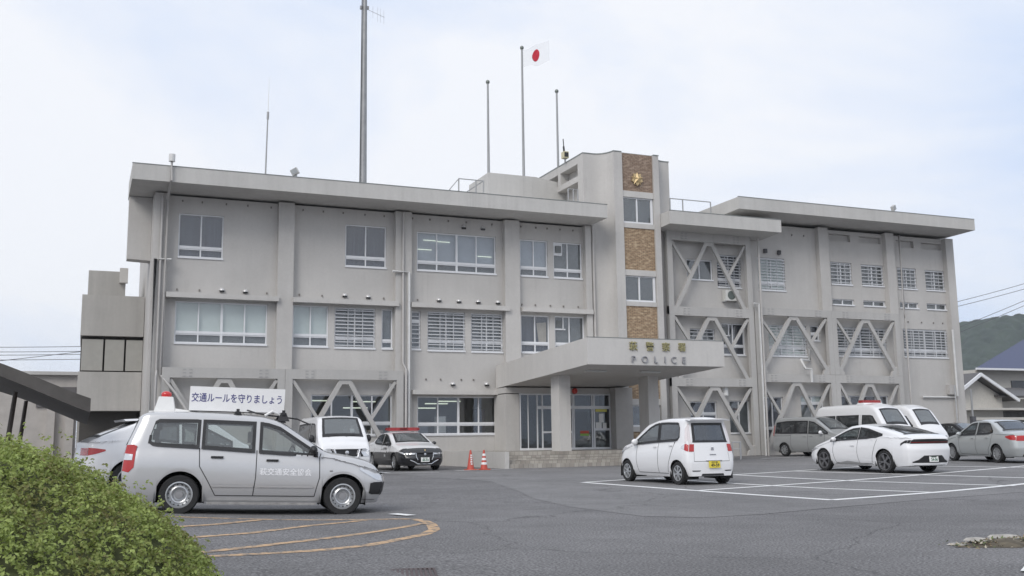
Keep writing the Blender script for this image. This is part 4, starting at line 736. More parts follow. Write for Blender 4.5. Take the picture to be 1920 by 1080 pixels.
class Car:
    def __init__(c, name, label, pos, heading, S, paintm, paint2=None, split=None, pitch=0.):
        c.S = S; c.L = S['L']; c.hw = S['W']/2; c.p = paintm
        c.root = thing(name, label, S['cat'], (pos[0], pos[1], G(*pos) if len(pos) < 3 else pos[2]), heading)
        hx, hy = cos(heading)*1.3, sin(heading)*1.3; c.root.rotation_euler = (0, atan2(G(pos[0]-hx, pos[1]-hy)-G(pos[0]+hx, pos[1]+hy), 2.6), heading)
        c.T = c.smooth(S['top']); c.zb = S.get('zb', .2); c.R = S.get('R', .3); c.Ra = c.R+S.get('gap', .055); c.tum = S.get('tum', .24); c.r = S.get('r', .07)
        c.plan = S.get('plan', [(0,.86),(.06,.93),(.2,.975),(.6,1),(c.L-.9,1),(c.L-.4,.965),(c.L-.18,.91),(c.L-.06,.83),(c.L,.76)])
        c.bR, c.bF = S.get('bulge', (.05,.11)); c.crown = S.get('crown', .035); c.holes = [h[0] for h in S.get('glass', [])]
        c.split = split; c.p2 = paint2
        c.body(); c.wheels()
        for h in S.get('glass', []): c.side_glass(*h)
        if 'ws' in S: c.top_glass('windshield', CGW, *S['ws'])
        if 'rw_top' in S: c.top_glass('rear_window', CGD, *S['rw_top'])
        if 'rw_cap' in S: c.cap_glass('rear_window', CGD, 0, *S['rw_cap'])
        for s in S.get('seams', []): c.seam(s)
        c.seats()
    def smooth(c, pts, w=.07):
        xs = np.linspace(0, c.L, 400); z = np.interp(xs, [p[0] for p in pts], [p[1] for p in pts]); k = int(w/c.L*400); zz = z.copy()
        for i in range(400):
            q = min(k, i, 399-i); zz[i] = z[i-q:i+q+1].mean()
        return lambda x: float(np.interp(x, xs, zz))
    def B(c, x):
        for xa in c.S['axles']:
            d = abs(x-xa); h = c.R-c.zb
            if d < sqrt(max(0, c.Ra**2-h*h))-1e-4: return c.R+sqrt(c.Ra**2-d*d)
        return c.zb + .10*ss(c.L-.7, c.L, x)*0 + .03*ss(.5, 0, x)
    def W(c, x, z):
        pf = interp(c.plan, x); T = c.T(x); zbelt = interp(c.S['belt'], x); w = c.hw
        if z <= zbelt: t = (z-c.zb)/(zbelt-c.zb); w -= .095*max(0, .48-t)**2/.22 + .055*max(0, t-.60)**2/.16
        else: w -= .03 + .022*ss(0, .05, z-zbelt) + c.tum*(z-zbelt) + .10*max(0, z-zbelt-.25)**2
        pf2 = pf if z < zbelt else 1-(1-pf)*.72
        w *= pf2; d = T-z
        if d < c.r: w -= c.r - sqrt(max(0, c.r**2-(c.r-d)**2))
        a = z-c.B(x)
        if a < .02: w -= .006
        return max(w, .05)
    def xw(c, x, z):
        return x + interp(c.S.get('ro', [(0,0)]), z)*ss(.55, 0, x) - interp(c.S.get('fo', [(0,0)]), z)*ss(c.L-.55, c.L, x) - c.L/2
    def side(c, x, z, s, off=0.): return (c.xw(x, z), s*(c.W(x, z)+off), z)
    def top(c, x, u, off=0.): T = c.T(x); return (c.xw(x, T), u*c.W(x, T), T + c.crown*(1-u*u)*ss(0, .15, min(x, c.L-x)+.03) + off)
    def cap(c, end, u, z, off=0.):
        x = c.L if end else 0; sg = 1 if end else -1; T = c.T(x)
        return (c.xw(x, z) + sg*((c.bF if end else c.bR)*(1-u*u)+off), u*c.W(x, z), z + (c.crown*(1-u*u)*.18*max(0, 1-(T-z)/.2)))
    def add(c, mb, name, m, par=None, smooth=None): return mb.build(name, m, par or c.root, smooth)
    def inh(c, x, z):
        for h in c.holes:
            if h[0][0] < x < h[-1][0] and interp([(p[0], p[1]) for p in h], x) < z < interp([(p[0], p[2]) for p in h], x): return True
        return False
    def body(c):
        xs = set(np.round(np.arange(0, c.L+.001, c.L/round(c.L/.045)), 4)); h = c.R-c.zb
        for xa in c.S['axles']:
            e = sqrt(c.Ra**2-h*h)
            for k in range(13): xs.add(round(xa-e*cos(pi*k/12), 4))
            xs.add(round(xa-e-.004, 4)); xs.add(round(xa+e+.004, 4))
        xs |= {0., c.L, .02, .05, c.L-.02, c.L-.05, c.L-.1}; xs = sorted(x for x in xs if 0 <= x <= c.L)
        mb = MB(); n1, n2 = 12, 14; nr = n1+n2+1; K = 12; st = []
        for x in xs:
            T, b = c.T(x), c.B(x); zm = min(interp(c.S['belt'], x), T-.35*(T-b)); zm = max(zm, b+.3*(T-b))
            zs = [b+(zm-b)*i/n1 for i in range(n1)] + [zm+(T-zm)*sin(pi/2*i/n2)**(1.0) for i in range(n2+1)]; st.append(zs)
        for s in (-1, 1):
            base = len(mb.v); vs = [c.side(x, z, s) for x, zs in zip(xs, st) for z in zs]; fs = []
            for i in range(len(xs)-1):
                for j in range(nr-1):
                    q = [(xs[i], st[i][j]), (xs[i+1], st[i+1][j]), (xs[i+1], st[i+1][j+1]), (xs[i], st[i][j+1])]
                    if all(c.inh(*p) for p in q): continue
                    f = (i*nr+j, (i+1)*nr+j, (i+1)*nr+j+1, i*nr+j+1); fs.append(f if s < 0 else f[::-1])
            mb.add(vs, fs)
        ws = c.S.get('ws'); rwt = c.S.get('rw_top'); base = len(mb.v)
        vs = [c.top(x, -1+2*k/K) for x in xs for k in range(K+1)]; fs = []
        for i in range(len(xs)-1):
            for k in range(K):
                u = abs(-1+2*(k+.5)/K); hole = False
                for w_ in (ws, rwt):
                    if w_ and xs[i] >= w_[0]+.03 and xs[i+1] <= w_[1]-.03 and u < .84: hole = True
                if not hole: fs.append((i*(K+1)+k, (i+1)*(K+1)+k, (i+1)*(K+1)+k+1, i*(K+1)+k+1))
        mb.add(vs, fs); rc = c.S.get('rw_cap')
        for e, zs in ((0, st[0]), (1, st[-1])):
            vs = [c.cap(e, -1+2*k/K, z) for z in zs for k in range(K+1)]; fs = []
            for j in range(nr-1):
                for k in range(K):
                    u = abs(-1+2*(k+.5)/K)
                    if e == 0 and rc and zs[j] > rc[0]+.01 and zs[j+1] < rc[1]-.01 and u < rc[2]-.06: continue
                    f = (j*(K+1)+k, j*(K+1)+k+1, (j+1)*(K+1)+k+1, (j+1)*(K+1)+k); fs.append(f if e else f[::-1])
            mb.add(vs, fs)
        me = bpy.data.meshes.new('body'); me.from_pydata(mb.v, [], mb.f); me.materials.append(c.p)
        bm = bmesh.new(); bm.from_mesh(me); bmesh.ops.remove_doubles(bm, verts=bm.verts, dist=.0006); bmesh.ops.recalc_face_normals(bm, faces=bm.faces)
        top = max(bm.faces, key=lambda f: f.calc_center_median().z)
        if top.normal.z < 0: bmesh.ops.reverse_faces(bm, faces=bm.faces)
        if c.p2:
            me.materials.append(c.p2)
            for f in bm.faces:
                q = f.calc_center_median()
                if c.split(q.x+c.L/2, q.z): f.material_index = 1
        bm.to_mesh(me); bm.free(); me.shade_smooth(); me.set_sharp_from_angle(angle=radians(38)); c.bodyo = put('body', me, c.root)
        u = MB(); u.box(-c.L/2+.18, c.L/2-.22, -c.hw+.30, c.hw-.30, c.zb+.01, c.zb+.25); xa, xb = c.S['axles']; u.box(-c.L/2+xa+c.Ra+.02, -c.L/2+xb-c.Ra-.02, -c.hw+.12, c.hw-.12, c.zb+.015, c.zb+.12); u.build('underbody', UNDER, c.root)
        for xa in c.S['axles']:
            for s in (-1, 1):
                w = MB(); vs = []; n = 16; Rr = c.Ra+.012
                for yy in (c.hw-.035, c.hw-.42):
                    for k in range(n+1): a = pi*k/n; vs.append((xa-c.L/2-Rr*cos(a), s*yy*(1 if yy > .4 else 1), c.R+Rr*sin(a)-(.14 if k in (0, n) else 0)))
                w.add(vs, [(k, k+1, n+2+k, n+1+k) for k in range(n)]+[tuple(range(n+1, 2*n+2))]); w.build('wheel_arch', UNDER, c.root)
    def wheels(c):
        R, wt = c.R, c.S.get('tw', .18); st = c.S.get('rim', 'alloy'); rr = R*c.S.get('rimf', .66); nsp = c.S.get('nsp', 5)
        t = MB().lathe([(rr,-wt/2+.012),(rr*1.03,-wt/2),(R*.93,-wt/2-.004),(R*.985,-wt*.40),(R,-wt*.30),(R,wt*.30),(R*.985,wt*.4),(R*.93,wt/2),(rr,wt/2)], 40)
        m = MB(); m.lathe([(rr+.004,-wt/2+.002),(rr-.012,-wt/2+.0),(rr-.022,-wt/2+.03),(rr-.03,-wt/2+.06),(rr-.03,wt/2)], 36, 0); m.lathe([(rr-.02,-wt/2+.085),(0,-wt/2+.08)], 28, 1)
        if st == 'steel':
            m.lathe([(rr-.024,-wt/2+.055),(rr-.045,-wt/2+.035),(rr*.60,-wt/2+.012),(rr*.52,-wt/2+.02),(rr*.42,-wt/2+.045),(rr*.2,-wt/2+.05)], 36, 0); m.lathe([(rr*.30,-wt/2+.02),(rr*.30,-wt/2+.006),(0,-wt/2+.004)], 20, 2)
            for i in range(15):
                a = 2*pi*i/15; m.lathe([(.012,-wt/2+.024),(0,-wt/2+.0235)], 8, 1, Matrix.Translation((rr*.80*cos(a), -.004, rr*.80*sin(a))))
        else:
            m.lathe([(rr*.24,-wt/2+.035),(rr*.22,-wt/2+.012),(rr*.1,-wt/2+.006),(0,-wt/2+.006)], 20, 0)
            for i in range(nsp):
                for da in ((-.13,.13) if st == 'twin' else (0,)):
                    a = 2*pi*i/nsp+.3; w0, w1 = (rr*.10, rr*.13) if st != 'twin' else (rr*.055, rr*.07); vs = []
                    for r_, w_, y in ((rr*.12,w0,-wt/2+.008),(rr-.012,w1,-wt/2+.012)):
                        aa = a+da*(1 if r_ > rr*.5 else .2); cx, cz = r_*cos(aa), r_*sin(aa); nx_, nz_ = -sin(aa), cos(aa)
                        vs += [(cx-nx_*w_, y, cz-nz_*w_), (cx+nx_*w_, y, cz+nz_*w_), (cx+nx_*w_*.8, y+.035, cz+nz_*w_*.8), (cx-nx_*w_*.8, y+.035, cz-nz_*w_*.8)]
                    m.add(vs, [(0,1,5,4),(1,2,6,5),(2,3,7,6),(3,0,4,7),(0,3,2,1),(4,5,6,7)], 0)
        o = t.build('wheel', TYRE, None, 35); ri = m.build('rim', [c.S.get('rimm', RIMS), RIMD, mat('hub grey', (.3,.3,.31), .5, .4)], o, 35); first = True
        for xa in c.S['axles']:
            for s in (-1, 1):
                q = o if first else copy_tree(o); first = False; q.parent = c.root
                q.location = (xa-c.L/2, s*(c.hw-wt/2-.028), R); q.rotation_euler = (0, random.uniform(0, 1) if s < 0 else -random.uniform(0, 1), 0 if s < 0 else pi)
    def panel(c, f, xs, lohi, nz=5):
        vs = []; fs = []
        for x in xs:
            lo, hi = lohi(x)
            for j in range(nz+1): vs.append(f(x, lo+(hi-lo)*j/nz))
        for i in range(len(xs)-1):
            for j in range(nz): fs.append((i*(nz+1)+j, (i+1)*(nz+1)+j, (i+1)*(nz+1)+j+1, i*(nz+1)+j+1))
        return vs, fs
    def side_glass(c, h, m=None, frame=True, sides=(-1, 1)):
        m = m or CG; lo = [(p[0], p[1]) for p in h]; hi = [(p[0], p[2]) for p in h]; x0, x1 = h[0][0], h[-1][0]
        n = max(4, int((x1-x0)/.06)); xs = sorted(set([x0+(x1-x0)*i/n for i in range(n+1)]+[p[0] for p in h]))
        for s in sides:
            mb = MB(); vs, fs = c.panel(lambda x, z: c.side(x, z, s, .004), xs, lambda x: (interp(lo, x), interp(hi, x))); mb.add(vs, fs); o = c.add(mb, 'side_window', m, None, 180)
            if frame:
                fr = MB(); e = .026
                def P(x, z): return c.side(x, z, s, .008)
                for tab, sg in ((lo, -1), (hi, 1)):
                    vs, fs = c.panel(P, xs, lambda x: sorted((interp(tab, x)+sg*e, interp(tab, x)-sg*e*1.2)), 2); fr.add(vs, fs)
                for xe, sg in ((x0, -1), (x1, 1)):
                    vs, fs = c.panel(P, sorted((xe+sg*e*.8, xe-sg*e*1.2)), lambda x: (interp(lo, xe)-e, interp(hi, xe)+e), 6); fr.add(vs, fs)
                c.add(fr, 'window_frame', BLACKP, o)
    def top_glass(c, name, m, xa, xb, f0=.93, f1=.93):
        n = 18; vs = []; K = 10
        for i in range(n+1):
            x = xa+(xb-xa)*i/n; f = f0+(f1-f0)*i/n
            for k in range(K+1): vs.append(c.top(x, f*(-1+2*k/K), .006))
        o = c.add(MB().add(vs, [(i*(K+1)+k, (i+1)*(K+1)+k, (i+1)*(K+1)+k+1, i*(K+1)+k+1) for i in range(n) for k in range(K)]), name, m, None, 180)
        fr = MB()
        for (a, b), us in (((xa-.02, xa+.06), None), ((xb-.07, xb+.02), None)):
            vs = [c.top(x, .95*(-1+2*k/K), .009) for x in (a, (a+b)/2, b) for k in range(K+1)]; fr.add(vs, [(i*(K+1)+k, (i+1)*(K+1)+k, (i+1)*(K+1)+k+1, i*(K+1)+k+1) for i in range(2) for k in range(K)])
        for s in (-1, 1):
            vs = [c.top(xa+(xb-xa)*i/n, s*u, .009) for i in range(n+1) for u in (f0-.10, f0+.02)]; fr.add(vs, [(2*i, 2*i+1, 2*i+3, 2*i+2) for i in range(n)])
        c.add(fr, 'window_frame', BLACKP, o); return o
    def cap_glass(c, name, m, end, z0, z1, f):
        n = 8; K = 10; vs = [c.cap(end, f*(-1+2*k/K), z0+(z1-z0)*j/n, .006) for j in range(n+1) for k in range(K+1)]
        o = c.add(MB().add(vs, [(j*(K+1)+k, j*(K+1)+k+1, (j+1)*(K+1)+k+1, (j+1)*(K+1)+k) for j in range(n) for k in range(K)]), name, m, None, 180)
        fr = MB()
        for a, b in ((z0-.02, z0+.035), (z1-.04, z1+.02)):
            vs = [c.cap(end, (f+.02)*(-1+2*k/K), z, .009) for z in (a, b) for k in range(K+1)]; fr.add(vs, [(k, k+1, K+2+k, K+1+k) for k in range(K)])
        for s in (-1, 1):
            vs = [c.cap(end, s*u, z0+(z1-z0)*j/n, .009) for j in range(n+1) for u in (f-.10, f+.02)]; fr.add(vs, [(2*j, 2*j+1, 2*j+3, 2*j+2) for j in range(n)])
        c.add(fr, 'window_frame', BLACKP, o)
    def side_panel(c, name, m, h, sides=(-1, 1), off=.006, par=None):
        lo = [(p[0], p[1]) for p in h]; hi = [(p[0], p[2]) for p in h]; xs = sorted(set([h[0][0]+(h[-1][0]-h[0][0])*i/8 for i in range(9)]+[p[0] for p in h]))
        for s in sides:
            mb = MB(); vs, fs = c.panel(lambda x, z: c.side(x, z, s, off), xs, lambda x: (interp(lo, x), interp(hi, x)), 4); mb.add(vs, fs); o = c.add(mb, name, m, par, 180)
        return o
    def cap_panel(c, name, m, end, pts, sides=(1,), off=.006, par=None, both=False):       # pts: (z, u_in, u_out)
        for s in sides:
            zs = sorted(set([pts[0][0]+(pts[-1][0]-pts[0][0])*i/6 for i in range(7)]+[p[0] for p in pts])); vs = []; K = 8
            for z in zs:
                a = interp([(p[0], p[1]) for p in pts], z); b = interp([(p[0], p[2]) for p in pts], z)
                for k in range(K+1): vs.append(c.cap(end, s*(a+(b-a)*k/K), z, off))
            o = c.add(MB().add(vs, [(j*(K+1)+k, j*(K+1)+k+1, (j+1)*(K+1)+k+1, (j+1)*(K+1)+k) for j in range(len(zs)-1) for k in range(K)]), name, m, par, 180)
        return o
    def top_panel(c, name, m, pts, sides=(1,), off=.006, par=None):
        for s in sides:
            xs = sorted(set([pts[0][0]+(pts[-1][0]-pts[0][0])*i/6 for i in range(7)]+[p[0] for p in pts])); vs = []; K = 8
            for x in xs:
                a = interp([(p[0], p[1]) for p in pts], x); b = interp([(p[0], p[2]) for p in pts], x)
                for k in range(K+1): vs.append(c.top(x, s*(a+(b-a)*k/K), off))
            o = c.add(MB().add(vs, [(j*(K+1)+k, j*(K+1)+k+1, (j+1)*(K+1)+k+1, (j+1)*(K+1)+k) for j in range(len(xs)-1) for k in range(K)]), name, m, par, 180)
        return o
    def seam(c, pts, w=.007):
        if not hasattr(c, 'sm'): c.sm = {-1: MB(), 1: MB()}
        P = []
        for (a, b), (d, e) in zip(pts, pts[1:]):
            k = max(2, int(hypot(d-a, e-b)/.05)); P += [(a+(d-a)*i/k, b+(e-b)*i/k) for i in range(k)]
        P.append(pts[-1])
        for s in (-1, 1):
            vs = []
            for i, (x, z) in enumerate(P):
                a = P[max(0, i-1)]; b = P[min(len(P)-1, i+1)]; tx, tz = b[0]-a[0], b[1]-a[1]; l = hypot(tx, tz); nx_, nz_ = -tz/l*w, tx/l*w
                vs += [c.side(x-nx_, z-nz_, s, .0025), c.side(x+nx_, z+nz_, s, .0025)]
            c.sm[s].add(vs, [(2*i, 2*i+1, 2*i+3, 2*i+2) for i in range(len(P)-1)])
    def finish(c):
        if hasattr(c, 'sm'):
            for q in c.sm.values(): q.build('panel_gap', mat('panel gap', (.05,.05,.052), .8), c.root)
    def handle(c, x, z, m, s=(-1, 1), L=.2):
        for q in s:
            y = c.W(x, z)*q; mb = MB(); mb.box(x-c.L/2-L/2, x-c.L/2+L/2, y-(.0 if q > 0 else .03), y+(.03 if q > 0 else 0), z-.016, z+.016); mb.build('door_handle', m, c.root)
    def mirror(c, x, z, m, w=.20, h=.14, sides=(-1, 1)):
        for s in sides:
            y = s*(c.W(x, z)+w*.55); mb = MB(); vs = []; n, k = 12, 7
            for i in range(k+1):
                a = pi*i/k
                for j in range(n): b = 2*pi*j/n; vs.append((x-c.L/2+.065*sin(a)*cos(b)**1, y-s*w*.5*cos(a), z+h*.5*sin(a)*sin(b)+h*.35))
            mb.add(vs, [(i*n+j, i*n+(j+1) % n, (i+1)*n+(j+1) % n, (i+1)*n+j) for i in range(k) for j in range(n)]); mb.tube([(x-c.L/2+.05, s*(c.W(x, z)-.02), z), (x-c.L/2+.02, y, z+.03)], .025, 6)
            mb.build('door_mirror', m, c.root, 60)
    def seats(c):
        m = MB(); zf = c.zb+.28; xs_ = c.S.get('seats', (c.L*.56, c.L*.30)); sh = c.S.get('seat_h', .62)
        for i, x in enumerate(xs_):
            for y in ((-.36, .36) if i == 0 else (-.38, 0, .38)):
                X = x-c.L/2; m.box(X-.02, X+.46, y-.23, y+.23, zf, zf+.18); m.hexa([(X-.10,y-.22,zf+.1),(X+.04,y-.22,zf+.1),(X+.04,y+.22,zf+.1),(X-.10,y+.22,zf+.1)], [(X-.24,y-.19,zf+sh),(X-.14,y-.19,zf+sh),(X-.14,y+.19,zf+sh),(X-.24,y+.19,zf+sh)]); m.box(X-.26, X-.17, y-.12, y+.12, zf+sh+.04, zf+sh+.22)
        m.build('seats', SEAT, c.root)
        d = MB(); x = c.S.get('dash', c.L*.72)-c.L/2; zd = interp(c.S['belt'], x+c.L/2)-.04; d.box(x-.25, x+.25, -c.hw*.82, c.hw*.82, zd-.22, zd); d.lathe([(.17,0),(.19,-.012),(.205,0),(.19,.012),(.17,0)], 20, M=Matrix.Translation((x-.34, -.36, zd+.02)) @ Matrix.Rotation(radians(70), 4, 'Z')); d.build('dashboard', SEAT, c.root)
    def text(c, s, x, z, size, m, side, off=.012, sx=1., bold=0.):
        me = text_mesh(s, size, .001, bold, sx=sx); me.materials.append(m); o = put('lettering', me, c.root); y = side*(max(c.W(x+d, z) for d in (-.3, 0, .3))+off)
        o.location = (x-c.L/2, y, z); o.rotation_euler = (pi/2, 0, 0 if side < 0 else pi)
    def plate(c, end, z, m, tm, s, u=0., tilt=0., small=''):
        p0 = c.cap(end, u, z, .02); sg = 1 if end else -1
        pl = MB().box(-.165,.165,-.006,.006,-.083,.083).build('licence_plate', m, c.root); pl.location = p0; pl.rotation_euler = (tilt, 0, pi/2 if end else -pi/2)
        me = text_mesh(s, .105, .001, .003); me.materials.append(tm); o = put('plate_text', me, pl); o.location = (.012,-.008,-.022); o.rotation_euler = (pi/2,0,0)
        me = text_mesh(small or '山口 580', .05, .001, .001); me.materials.append(tm); o = put('plate_text', me, pl); o.location = (0,-.008,.052); o.rotation_euler = (pi/2,0,0)
def local(c, x, y, z): return (x-c.L/2, y, z)

# --- silver patrol wagon with the roof sign
S = dict(L=4.09, W=1.69, cat='car', axles=(.88,3.43), R=.305, zb=.20, gap=.06, tum=.20, r=.06,
 top=[(0,1.50),(.05,1.55),(.2,1.58),(.8,1.595),(1.6,1.585),(2.1,1.555),(2.38,1.485),(3.10,1.02),(3.22,.98),(3.6,.925),(3.85,.87),(4.02,.79),(4.09,.66)],
 belt=[(0,1.03),(1.2,1.01),(3.2,.92),(4.09,.7)], ro=[(.3,.04),(.6,0),(1.0,.03),(1.1,.06),(1.45,.19)], fo=[(.2,.10),(.4,.02),(.55,0),(.75,.04)], bulge=(.05,.10),
 ws=(2.32,3.08), rw_cap=(1.08,1.44,.80), rim='steel', tw=.165, seats=(2.15,1.3), dash=2.95,
 glass=[([(.36,1.12,1.20),(.42,1.085,1.42),(.50,1.075,1.455),(1.08,1.055,1.465),(1.12,1.055,1.46)], CG), ([(1.19,1.05,1.465),(1.32,1.045,1.465),(1.95,1.01,1.455),(1.98,1.01,1.455)], CG), ([(2.08,1.0,1.45),(2.2,.995,1.435),(2.38,.985,1.38),(2.95,.955,1.015),(2.98,.955,.99)], CG)],
 seams=[[(1.14,1.04),(1.16,.75),(1.30,.52),(1.42,.30)],[(2.03,1.02),(2.03,.6),(2.0,.30)],[(3.03,.93),(3.04,.6),(3.0,.45),(2.97,.30)],[(1.42,.30),(2.97,.30)]])
c = Car('station_wagon', 'silver station wagon with a long white roof sign and a red beacon', (2.705, 17.621), radians(-7.5), S, P_SILVER)
c.handle(1.42, .90, BLACKP, L=.19); c.handle(2.28, .865, BLACKP, L=.19); c.mirror(2.92, .99, BLACKP, .19, .15)
c.side_panel('tail_light', REDL, [(.0,.66,1.06),(.10,.64,1.07),(.17,.72,1.05)], off=.008); c.cap_panel('tail_light', REDL, 0, [(.64,.84,1),(1.06,.84,1)], (-1,1), .006)
c.side_panel('reverse_light', CLRL, [(.0,.83,.93),(.13,.83,.92)], off=.013); c.cap_panel('reverse_light', CLRL, 0, [(.83,.86,1),(.93,.86,1)], (-1,1), .011)
c.side_panel('headlight', CLRL, [(3.70,.735,.78),(3.84,.66,.78),(3.98,.58,.74),(4.09,.56,.65)], off=.008); c.cap_panel('headlight', CLRL, 1, [(.55,.62,1),(.63,.55,1)], (-1,1), .006)
c.side_panel('bumper_corner', BLACKP, [(3.88,.36,.52),(3.94,.34,.54),(4.09,.34,.545)], off=.012); c.cap_panel('grille', BLACKP, 1, [(.33,.0,.99),(.53,.0,.99)], (-1,1), .008)
c.side_panel('bumper_seam', mat('panel gap', (.05,.05,.052), .8), [(3.72,.255,.262),(4.05,.25,.257)], off=.004)
for a, b in ((1.36,2.0),(2.05,2.94)): c.side_panel('door_moulding', P_SILVER, [(a,.435,.47),(b,.435,.47)], off=.014)
for s in (-1, 1): MB().box(-c.L/2+1.3, -c.L/2+3.0, s*.80-.03, s*.80+.03, .165, .20).build('side_step', mat('scuffed sill trim', (.36,.35,.34), .5, .3, noise=.4, nscale=6), c.root)
MB().box(-c.L/2+3.2, -c.L/2+3.25, -.845, -.83, .70, .72).build('side_repeater', mat('repeater', (.2,.2,.2), .3), c.root)
c.text('萩交通安全協会', 2.50, .675, .118, mat('white vinyl lettering', (.86,.86,.88), .5), -1, .004, bold=.002)
c.seam([(3.03,.93),(3.05,.99)]); c.finish()
b = MB(); b.box(-1.75,-.95,-.25,.25,1.57,1.62); b.hexa([(-1.68,-.17,1.62),(-1.35,-.17,1.62),(-1.35,.17,1.62),(-1.68,.17,1.62)], [(-1.62,-.13,1.86),(-1.40,-.13,1.86),(-1.40,.13,1.86),(-1.62,.13,1.86)]); b.hexa([(-1.35,-.17,1.62),(-.95,-.2,1.62),(-.95,.2,1.62),(-1.35,.17,1.62)], [(-1.35,-.15,1.67),(-1.0,-.17,1.63),(-1.0,.17,1.63),(-1.35,.15,1.67)]); bc = b.build('beacon_stand', WHITEP, c.root)
MB().lathe([(0,-.04),(.075,-.035),(.085,0),(.08,.03),(.05,.055),(0,.06)], 18, M=Matrix.Translation((-1.51,0,1.895)) @ Matrix.Rotation(-pi/2, 4, 'X') @ Matrix.Scale(-1, 4, (0,1,0))).build('beacon', mat('red beacon lens', (.55,.03,.03), .2, coat=.5), bc, smooth=50)
sg = MB(); sg.box(-1.13, .40, -.27, .27, 1.645, 2.04); SG = sg.build('roof_sign', mat('white sign box', (.80,.80,.80), .45, noise=.04), c.root)
for s in (-1, 1):
    me = text_mesh('交通ルールを守りましょう', .158, .001, .0012, sx=.78); me.materials.append(mat('navy sign lettering', (.035,.035,.19), .5)); o = put('lettering', me, SG); o.location = (-.365, s*.273, 1.85); o.rotation_euler = (pi/2-.0 - s*0 , 0, 0 if s < 0 else pi); o.rotation_euler.x = pi/2
for x in (-.35, .38):
    m = MB(); m.box(x-.03, x+.03, -.62, .62, 1.595, 1.63)
    for s in (-1, 1): m.hexa([(x-.10,s*.57-.05,1.50),(x+.10,s*.57-.05,1.50),(x+.10,s*.57+.05,1.50),(x-.10,s*.57+.05,1.50)], [(x-.04,s*.55-.04,1.64),(x+.04,s*.55-.04,1.64),(x+.04,s*.55+.04,1.64),(x-.04,s*.55+.04,1.64)]); m.box(x-.025,x+.025,s*.55-.02,s*.55+.02,1.64,1.68)
    m.build('roof_bar', BLACKP, c.root)
MB().tube([(-.2,-.34,1.67),(-.05,-.5,1.62),(.15,-.52,1.59),(.3,-.4,1.58),(.62,-.3,1.55),(.8,-.45,1.47)], .014, 6).build('cable', BLACKP, c.root)
MB().tube([(.08,-.53,1.585),(.2,-.53,1.66),(.33,-.5,1.6)], .022, 6).build('cable', WHITEP, c.root)

# --- white minicar
S = dict(L=3.395, W=1.475, cat='car', axles=(.46,2.89), R=.285, zb=.19, gap=.05, tum=.14, r=.075,
 top=[(0,1.575),(.05,1.615),(.3,1.635),(1.0,1.64),(1.5,1.60),(1.95,1.50),(2.66,1.08),(2.8,1.02),(3.15,.95),(3.32,.84),(3.395,.68)], belt=[(0,1.02),(.6,1.055),(2.6,.955),(3.395,.75)],
 plan=[(0,.88),(.05,.945),(.2,.985),(.6,1),(2.6,1),(3.1,.96),(3.28,.89),(3.395,.76)], ro=[(.3,.01),(.55,0),(1.0,.06),(1.5,.20),(1.6,.16)], fo=[(.2,.08),(.5,0),(.7,.02)], bulge=(.06,.13),
 ws=(1.72,2.62), rw_cap=(1.06,1.50,.80), rim='alloy', nsp=7, tw=.155, seats=(1.55,.7), dash=2.4, seat_h=.66,
 glass=[([(.36,1.19,1.40),(.44,1.12,1.50),(.52,1.10,1.515),(.92,1.085,1.525),(1.28,1.07,1.52)], CGD), ([(1.35,1.065,1.515),(1.55,1.055,1.485),(1.8,1.04,1.40),(2.42,1.0,1.07),(2.5,.995,1.02)], CG)],
 seams=[[(1.31,1.06),(1.31,.6),(1.33,.28)],[(2.34,.98),(2.36,.6),(2.30,.28)],[(.56,1.05),(.72,.72),(.83,.5),(.90,.30)],[(.90,.27),(2.30,.27)]])
c = Car('minicar', 'white tall minicar with a yellow number plate parked in the painted bays', (14.38, 23.26), radians(91.5), S, P_WHITE)
c.handle(1.45, .93, P_WHITE, L=.15); c.handle(.72, .965, P_WHITE, L=.15); c.mirror(2.32, 1.0, P_WHITE, .19, .16)
c.side_panel('pillar_trim', BLACKP, [(1.27,1.05,1.53),(1.36,1.045,1.53)], off=.005)
PK = mat('pale tail lens', (.74,.68,.68), .2, .2, coat=.6)
c.cap_panel('tail_light', PK, 0, [(1.0,.88,1),(1.50,.93,1)], (-1,1), .008); c.cap_panel('tail_light', REDL, 0, [(.82,.79,1),(1.0,.80,1)], (-1,1), .010)
c.side_panel('tail_light', PK, [(0,1.02,1.46),(.05,1.01,1.38),(.09,1.0,1.15)], off=.007); c.side_panel('tail_light', REDL, [(0,.82,1.02),(.11,.86,1.0)], off=.009); c.side_panel('tail_light', CLRL, [(.11,.86,1.0),(.24,.90,.955)], off=.009)
c.side_panel('headlight', CLRL, [(2.95,.90,.93),(3.2,.78,.90),(3.395,.68,.74)], off=.008)
for a in (-1, 1): c.cap_panel('tailgate_seam', mat('panel gap', (.05,.05,.052), .8), 0, [(.58,.80,.81),(.8,.775,.785)], (a,), .003)
c.cap_panel('tailgate_seam', MC['panel gap'], 0, [(.575,0,.81),(.585,0,.81)], (-1,1), .003)
c.cap_panel('bumper_slot', BLACKP, 0, [(.335,.62,.92),(.36,.55,.95)], (-1,1), .006); c.cap_panel('lower_bumper', BLACKP, 0, [(.225,0,.60),(.28,0,.52)], (-1,1), .006)
c.plate(0, .50, PLATEY, PTXTB, '49-59', u=-.05, tilt=radians(-6)); MB().box(-c.L/2-.075, -c.L/2-.05, -.26, .21, .588, .603).build('plate_garnish', CHROME, c.root)
MB().tube([local(c,.06,-.06,1.06), local(c,.05,-.16,.99)], .014, 6).build('wiper', BLACKP, c.root); m = MB(); m.bar((0,0,.0),(0,0,.07),.07,.012); o = m.build('badge', CHROME, c.root); o.location = c.cap(0,-.02,.85,.016); o.rotation_euler = (0,0,-pi/2)
